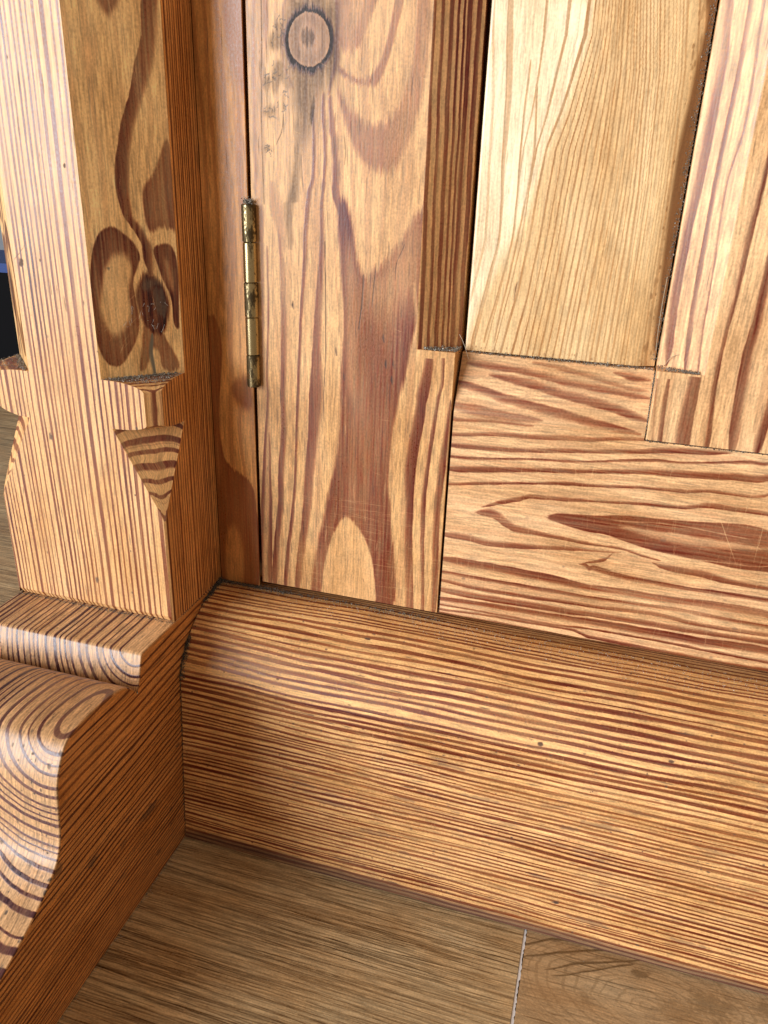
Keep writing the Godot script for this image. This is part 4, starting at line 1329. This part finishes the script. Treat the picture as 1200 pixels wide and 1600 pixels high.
func build_panel(door: Node3D) -> void:
	var f := face(Vector3(0, 0, -9), Vector3.RIGHT, Vector3.UP, Vector3.BACK, Rect2(89, 193, 63, 137), 5.4, 14)
	f.early = Vector3(228, 188, 132); f.late = Vector3(158, 108, 62)
	f.stain = Vector3(116, 74, 38)
	f.fibre = 0.2; f.broad = 0.12
	var G := []
	var ph := []
	var rows := [[[255, -20], [250, 100], [245, 400], [225, 700], [222, 850], [210, 1000], [170, 1150], [120, 1350], [95, 1450]], [[600, -20], [580, 150], [530, 300], [470, 480], [410, 620], [370, 800], [335, 1000], [285, 1220], [220, 1450], [210, 1480]], [[720, -20], [700, 300], [640, 700], [560, 1100], [480, 1500]], [[850, -20], [850, 300], [800, 800], [740, 1200], [690, 1500]], [[1000, -20], [990, 300], [920, 800], [860, 1200], [820, 1500]]]
	for r in rows:
		var g := []
		for q in crop(700, 0, 2.667, r):
			var a := f.px(q[0], q[1])
			g.append([a.y, a.x])
		g.sort_custom(func(a, b): return a[0] < b[0])
		G.append(g)
	ph = [0.0, 14.0, 32.0, 52.0, 76.0]
	f.make_lut(970, -10, 110, [[-10, 6.0, 0.12, 0.3], [8, 4.0, 0.14, 0.5], [13, 2.6, 0.22, 0.7], [20, 2.1, 0.26, 0.72], [45, 2.1, 0.28, 0.6], [60, 2.5, 0.3, 0.5], [110, 2.8, 0.3, 0.42]])
	f.fill(G, ph, 0.5, 1.5)
	for r in [rows[0], [[345, 250], [305, 600], [290, 800], [270, 980], [215, 1200], [150, 1430]], [[372, 350], [355, 650], [310, 900], [265, 1100], [192, 1430]]]:
		var L := []
		for q in r:
			L.append([q[0], q[1], 7])
		f.band(crop(700, 0, 2.667, L), 0.72, 0.18, 0.2)
	# old finish and dirt gathered along the right edge
	f.patch(crop(1000, 0, 5.995, [[600, -60], [640, 100], [600, 350], [520, 650], [460, 950], [390, 1250], [330, 1550], [280, 1900], [230, 2300], [170, 2800], [90, 3400], [330, 3400], [420, 2400], [560, 1300], [720, 500], [800, -60]]), 0.85, 0.8, 1.6, 1)
	f.blots(220, 972, 0.15, 0.6, 0.5, Rect2(145.0, 195, 4.4, 130), 1, 2.0)
	f.blots(90, 973, 0.15, 0.5, 0.5, Rect2(90.5, 194, 58, 2.4), 1)
	f.flecks(50, 971, 1.0, 6.0, 0.2, 0.4)
	f.band([[808, 441, 2], [806, 450, 2.5], [803, 470, 1]], 0.9, 0.1, 0.2, false, 1)
	# the outer wood is paler than the heart to the right
	var outline := PackedVector2Array()
	for q in crop(700, 0, 2.667, [[615, -60], [580, 160], [480, 480], [410, 620], [330, 880], [260, 1000], [170, 1180], [100, 1330], [60, 1500], [-60, 1500], [-60, -60]]):
		outline.append(f.px(q[0], q[1]))
	var g2: Face = face(f.o, f.ua, f.va, f.n, Rect2(f.u0, f.v0, f.du, f.dv), f.ppm, 14)
	g2.patch_mm(outline, 1.0, 2.0, 1.6, 0)
	f.sap = g2.d
	var m := f.material(0.36, 0.005)
	var mb := MB.new()
	var p := [Vector3(89.3, -9, 89.0), Vector3(89.3, -1.2, 89.2), Vector3(89.6, -0.4, 89.6), Vector3(90.4, 0, 90.4), Vector3(141.5, 0.1, 141.5), Vector3(144.5, -0.35, 144.5), Vector3(146.6, -1.2, 146.6), Vector3(148.0, -2.1, 148.0), Vector3(149.4, -2.6, 149.4), Vector3(149.6, -5, 150.5)]
	sweep(mb, f, m, p, 194.6, 328.0, true, true)
	obj("panel", mb, door)
	var bk := MB.new()
	box_mesh(bk, plain(Color8(150, 98, 54), 0.8), Vector3(86, 97, -30), Vector3(152, 328, -19.8), 0.3)
	obj("panel_groove", bk, door)

# ---------------------------------------------------------------- brass hinge
func build_hinge(cab: Node3D) -> void:
	var hg := Node3D.new()
	hg.name = "hinge"
	cab.add_child(hg)
	var mats := []
	for k in 2:
		var img := Image.create(96, 192, false, Image.FORMAT_RGB8)
		var r := Image.create(96, 192, false, Image.FORMAT_L8)
		for y in 192:
			for x in 96:
				var n1 := nm(x * 3.0 + 40 * k, y * 0.8 + 90 * k)
				var n2 := nf(x * 4.0 + 13 * k, y * 1.1)
				var t := smoothstep(0.42, 0.66, n1 * 0.6 + n2 * 0.4 + (0.04 if k == 0 else -0.13))
				var a := Color(0.72, 0.65, 0.48).lerp(Color(0.34, 0.29, 0.2), t)
				img.set_pixel(x, y, a)
				r.set_pixel(x, y, Color.WHITE * lerpf(0.26, 0.6, t))
		var m := StandardMaterial3D.new()
		m.albedo_texture = ImageTexture.create_from_image(img)
		m.roughness_texture = ImageTexture.create_from_image(r)
		m.roughness_texture_channel = BaseMaterial3D.TEXTURE_CHANNEL_RED
		m.metallic = 0.95
		mats.append(m)
	var ys := [236.6, 225.0, 212.3, 200.9, 188.2, 177.0]
	var c := Vector3(17.75, 0, 1.1)
	var R := 2.35
	for k in 5:
		var mb := MB.new()
		var y1: float = ys[k] - 0.08
		var y0: float = ys[k + 1] + 0.08
		var m: Material = mats[k % 2]
		var n := 28
		var rr := R - (0.06 if k % 2 == 1 else 0.0)
		var prof := [[y0, rr - 0.25], [y0 + 0.2, rr], [y1 - 0.2, rr], [y1, rr - 0.25]]
		for i in n:
			var a0 := TAU * i / n
			var a1 := TAU * (i + 1) / n
			var d0 := Vector3(sin(a0), 0, cos(a0))
			var d1 := Vector3(sin(a1), 0, cos(a1))
			for e in 3:
				var p0: Array = prof[e]
				var p1: Array = prof[e + 1]
				var up := Vector3.UP * ((-0.8) if e == 0 else (0.8 if e == 2 else 0.0))
				mb.quad(m, [c + d0 * p0[1] + Vector3.UP * p0[0], c + d1 * p0[1] + Vector3.UP * p0[0], c + d1 * p1[1] + Vector3.UP * p1[0], c + d0 * p1[1] + Vector3.UP * p1[0]], [(d0 + up).normalized(), (d1 + up).normalized(), (d1 + up).normalized(), (d0 + up).normalized()], [Vector2(float(i) / n, p0[0] * 0.05), Vector2(float(i + 1) / n, p0[0] * 0.05), Vector2(float(i + 1) / n, p1[0] * 0.05), Vector2(float(i) / n, p1[0] * 0.05)])
			mb.tri(m, [c + Vector3.UP * y1, c + d0 * (rr - 0.25) + Vector3.UP * y1, c + d1 * (rr - 0.25) + Vector3.UP * y1], [Vector3.UP, Vector3.UP, Vector3.UP], [Vector2.ZERO, Vector2(0.1, 0), Vector2(0, 0.1)])
			mb.tri(m, [c + Vector3.UP * y0, c + d0 * (rr - 0.25) + Vector3.UP * y0, c + d1 * (rr - 0.25) + Vector3.UP * y0], [Vector3.DOWN, Vector3.DOWN, Vector3.DOWN], [Vector2.ZERO, Vector2(0.1, 0), Vector2(0, 0.1)])
		obj("knuckle", mb, hg)
	# the two leaves run back into the gap
	var lf := MB.new()
	box_mesh(lf, mats[0], Vector3(17.3, 177.2, -14), Vector3(18.2, 236.4, 1.0), 0.1)
	obj("leaf", lf, hg)

# ---------------------------------------------------------------- dust and lint in the joints
func build_dust() -> void:
	rng.seed = 4242
	var st := SurfaceTool.new()
	st.begin(Mesh.PRIMITIVE_TRIANGLES)
	var grain := func(p: Vector3, r: float, col: Color) -> void:
		var pts := []
		for d in [Vector3(1, 0, 0), Vector3(-1, 0, 0), Vector3(0, 1, 0), Vector3(0, -1, 0), Vector3(0, 0, 1), Vector3(0, 0, -1)]:
			pts.append(p + d * r * rng.randf_range(0.5, 1.3) + Vector3(rng.randf_range(-0.3, 0.3), rng.randf_range(-0.3, 0.3), rng.randf_range(-0.3, 0.3)) * r)
		for t in [[0, 2, 4], [2, 1, 4], [1, 3, 4], [3, 0, 4], [2, 0, 5], [1, 2, 5], [3, 1, 5], [0, 3, 5]]:
			var nn: Vector3 = (pts[t[2]] - pts[t[0]]).cross(pts[t[1]] - pts[t[0]]).normalized()
			for k in 3:
				st.set_color(col); st.set_normal(nn); st.add_vertex(pts[t[k]] * MM)
	var tone := func() -> Color:
		var g := rng.randf_range(0.10, 0.34)
		return Color(g, g * 0.86, g * 0.66) if rng.randf() < 0.8 else Color(g * 1.5, g * 1.4, g * 1.2)
	var line := func(a: Vector3, b: Vector3, n: int, spread: Vector3, size: float, dark := 1.0) -> void:
		for i in n:
			var t := rng.randf()
			var c: Color = tone.call()
			grain.call(a.lerp(b, t) + Vector3(rng.randfn(), rng.randfn(), rng.randfn()) * spread, size * rng.randf_range(0.5, 1.5), Color(c.r * dark, c.g * dark, c.b * dark))
	var thread := func(a: Vector3, b: Vector3, bow: Vector3, r: float, col: Color) -> void:
		var prev := a
		for i in range(1, 11):
			var t := i / 10.0
			var q: Vector3 = a.lerp(b, t) + bow * sin(t * PI) + Vector3(rng.randf_range(-1, 1), rng.randf_range(-1, 1), rng.randf_range(-1, 1)) * 0.06
			var ax := (q - prev).normalized()
			var s1 := ax.cross(Vector3(0.3, 0.5, 0.81)).normalized()
			var s2 := ax.cross(s1)
			for k in 3:
				var o0 := (s1 * cos(TAU * k / 3.0) + s2 * sin(TAU * k / 3.0)) * r
				var o1 := (s1 * cos(TAU * (k + 1) / 3.0) + s2 * sin(TAU * (k + 1) / 3.0)) * r
				for v in [[prev + o0, o0], [q + o0, o0], [q + o1, o1], [prev + o0, o0], [q + o1, o1], [prev + o1, o1]]:
					st.set_color(col); st.set_normal(v[1].normalized()); st.add_vertex(v[0] * MM)
			prev = q
	# ledges of the post corner
	line.call(Vector3(-16, 183.8, 34.5), Vector3(-1.5, 183.8, 18.5), 420, Vector3(0.8, 0.15, 0.8), 0.22)
	line.call(Vector3(-49, 183.8, 34.5), Vector3(-64, 183.8, 18.5), 300, Vector3(0.8, 0.15, 0.8), 0.22)
	line.call(Vector3(-15.8, 166.0, 34.9), Vector3(-1.0, 166.0, 20.2), 260, Vector3(0.3, 0.8, 0.3), 0.16, 0.5)
	for i in 900:
		var a := rng.randf()
		var dd := sqrt(lerpf(36.0, 361.0, rng.randf()))
		var sx := -dd * (1.0 - a)
		if rng.randf() < 0.3:
			sx = -65.3 - sx
		grain.call(Vector3(sx, 183.55 + rng.randf() * 0.3, ZF - dd * a), rng.randf_range(0.08, 0.24), tone.call())
	# chamfer stops of stile and muntin
	for i in 420:
		var t := rng.randf()
		var u := rng.randf()
		grain.call(Vector3(lerpf(77.5, 88.4, t), 195.4 + absf(rng.randfn()) * 0.35, lerpf(0.0, -7.5 * t, u)), rng.randf_range(0.1, 0.32), tone.call())
	for i in 260:
		var t := rng.randf()
		var u := rng.randf()
		grain.call(Vector3(lerpf(162.0, 150.2, t), 195.8 + absf(rng.randfn()) * 0.3, lerpf(0.1, -7.5 * t, u)), rng.randf_range(0.1, 0.28), tone.call())
	# panel foot, joints of the rail, door gap
	line.call(Vector3(91, 194.4, -7.9), Vector3(149, 194.4, -7.9), 520, Vector3(0.2, 0.25, 0.35), 0.18)
	line.call(Vector3(88.55, 194, -5), Vector3(88.55, 99, -0.6), 260, Vector3(0.08, 0.2, 0.25), 0.13, 0.6)
	line.call(Vector3(149.8, 194, -6.0), Vector3(149.8, 175, -0.2), 200, Vector3(0.12, 0.2, 0.3), 0.18)
	line.call(Vector3(150, 173.7, 0.0), Vector3(222, 173.7, 0.0), 420, Vector3(0.2, 0.12, 0.2), 0.16, 0.6)
	line.call(Vector3(148.9, 328, -11.2), Vector3(148.9, 196, -11.2), 1300, Vector3(0.5, 0.3, 0.35), 0.17, 0.7)
	# post against plinth, plinth against door, foot joint
	for q in [[Vector3(0.3, 97, 0), Vector3(0.3, 94.4, 13)], [Vector3(0.3, 94.4, 13), Vector3(0.3, 84, 29)], [Vector3(0.3, 84, 29), Vector3(0.3, 73, 35)]]:
		line.call(q[0], q[1], 1100, Vector3(0.7, 0.55, 0.55), 0.2, 0.4)
	line.call(Vector3(0.3, 73, 35), Vector3(0.3, 1, 40.4), 260, Vector3(0.15, 0.3, 0.2), 0.14, 0.5)
	line.call(Vector3(0.5, 96.6, 0.8), Vector3(30, 96.6, 0.8), 500, Vector3(0.3, 0.15, 0.9), 0.2, 0.5)
	line.call(Vector3(0.5, 96.6, 0.6), Vector3(90, 96.6, 0.6), 520, Vector3(0.3, 0.12, 0.7), 0.2, 0.55)
	line.call(Vector3(-65, 97.2, 36.0), Vector3(-0.3, 97.2, 36.0), 420, Vector3(0.3, 0.1, 0.35), 0.16, 0.7)
	line.call(Vector3(-65, 85.0, 61.6), Vector3(-0.3, 85.0, 61.6), 160, Vector3(0.3, 0.2, 0.4), 0.14, 0.7)
	line.call(Vector3(0.2, 0.15, 42), Vector3(0.2, 0.15, 150), 220, Vector3(0.35, 0.08, 0.4), 0.16)
	# loose specks on the flat top of the plinth and on the floor
	for i in 2200:
		var x := rng.randf() * 250.0
		var z := absf(rng.randfn()) * 7.0
		if z < 14.0:
			grain.call(Vector3(x, 96.15 - 0.09 * maxf(z, 0.0) + 0.05, z), rng.randf_range(0.06, 0.17), (tone.call() as Color) * 1.7)
	for i in 420:
		var s := rng.randf()
		var pa := Vector2(13.6, 94.35).lerp(Vector2(34.4, 75.2), s)
		pa += Vector2(0.66, 0.75) * 4.2 * s * (1.0 - s) * 0.98
		grain.call(Vector3(rng.randf_range(2, 250), pa.y, pa.x), rng.randf_range(0.05, 0.13), (tone.call() as Color) * 1.8)
	for i in 160:
		grain.call(Vector3(rng.randf_range(3, 215), 0.06, rng.randf_range(43, 130)), rng.randf_range(0.06, 0.16), (tone.call() as Color) * 1.6)
	for i in 160:
		grain.call(Vector3(rng.randf_range(-64, -1), 97.1, rng.randf_range(37, 55)), rng.randf_range(0.06, 0.14), (tone.call() as Color) * 1.6)
	# crumbs over the hinge
	line.call(Vector3(16.4, 237.3, 1.0), Vector3(19.2, 237.3, 1.0), 90, Vector3(0.3, 0.45, 0.6), 0.3)
	# lint
	var pale := Color(0.55, 0.5, 0.42)
	thread.call(Vector3(88.2, 200.5, -4.0), Vector3(91.6, 192.6, -5.0), Vector3(0.3, 0.4, 0.6), 0.07, Color(0.62, 0.52, 0.38))
	for i in 26:
		var z := 48.0 + 75.0 * rng.randf()
		var a := Vector3(0.3 + rng.randf() * 0.6, 0.2 + rng.randf() * 0.5, z)
		thread.call(a, a + Vector3(rng.randf_range(0.5, 3.0), rng.randf_range(0.0, 1.2), rng.randf_range(-2.0, 2.0)), Vector3(0.2, 0.5, 0.3) * rng.randf(), 0.035, pale)
	for i in 24:
		var x := -3.0 - 10.0 * rng.randf()
		var y := 199.0 + 8.0 * rng.randf()
		var a := Vector3(x, y, ZF - CH - x + 0.25)
		thread.call(a, a + Vector3(rng.randf_range(-2.0, 2.0), rng.randf_range(-2.5, 2.5), 0.3).slide(Vector3(1, 0, 1).normalized()), Vector3(0.4, 0.1, 0.4) * rng.randf(), 0.035, pale)
	thread.call(Vector3(148.6, 222, -8.6), Vector3(149.0, 200, -8.8), Vector3(-0.3, 0, 0.3), 0.06, Color(0.66, 0.55, 0.36))
	thread.call(Vector3(152, 196.0, -6.3), Vector3(155.6, 200.2, -4.4), Vector3(-0.4, 1.0, 0.4), 0.09, Color(0.68, 0.56, 0.36))
	for i in 18:
		var a := Vector3(15.8 + 4.0 * rng.randf(), 236.8 + rng.randf(), 0.5 + rng.randf() * 1.6)
		thread.call(a, a + Vector3(rng.randf_range(-1.5, 1.5), rng.randf_range(0.0, 1.4), rng.randf_range(-0.5, 1.0)), Vector3(0.2, 0.5, 0.2), 0.04, pale)
	var m := StandardMaterial3D.new()
	m.vertex_color_use_as_albedo = true
	m.roughness = 1.0
	st.set_material(m)
	var mi := MeshInstance3D.new()
	mi.name = "dust"
	mi.mesh = st.commit()
	add_child(mi)
	mi.set_meta("kind", "stuff")
	mi.set_meta("label", "grey brown dust and lint caught in the joints and ledges of the cabinet")
	mi.set_meta("category", "dust")
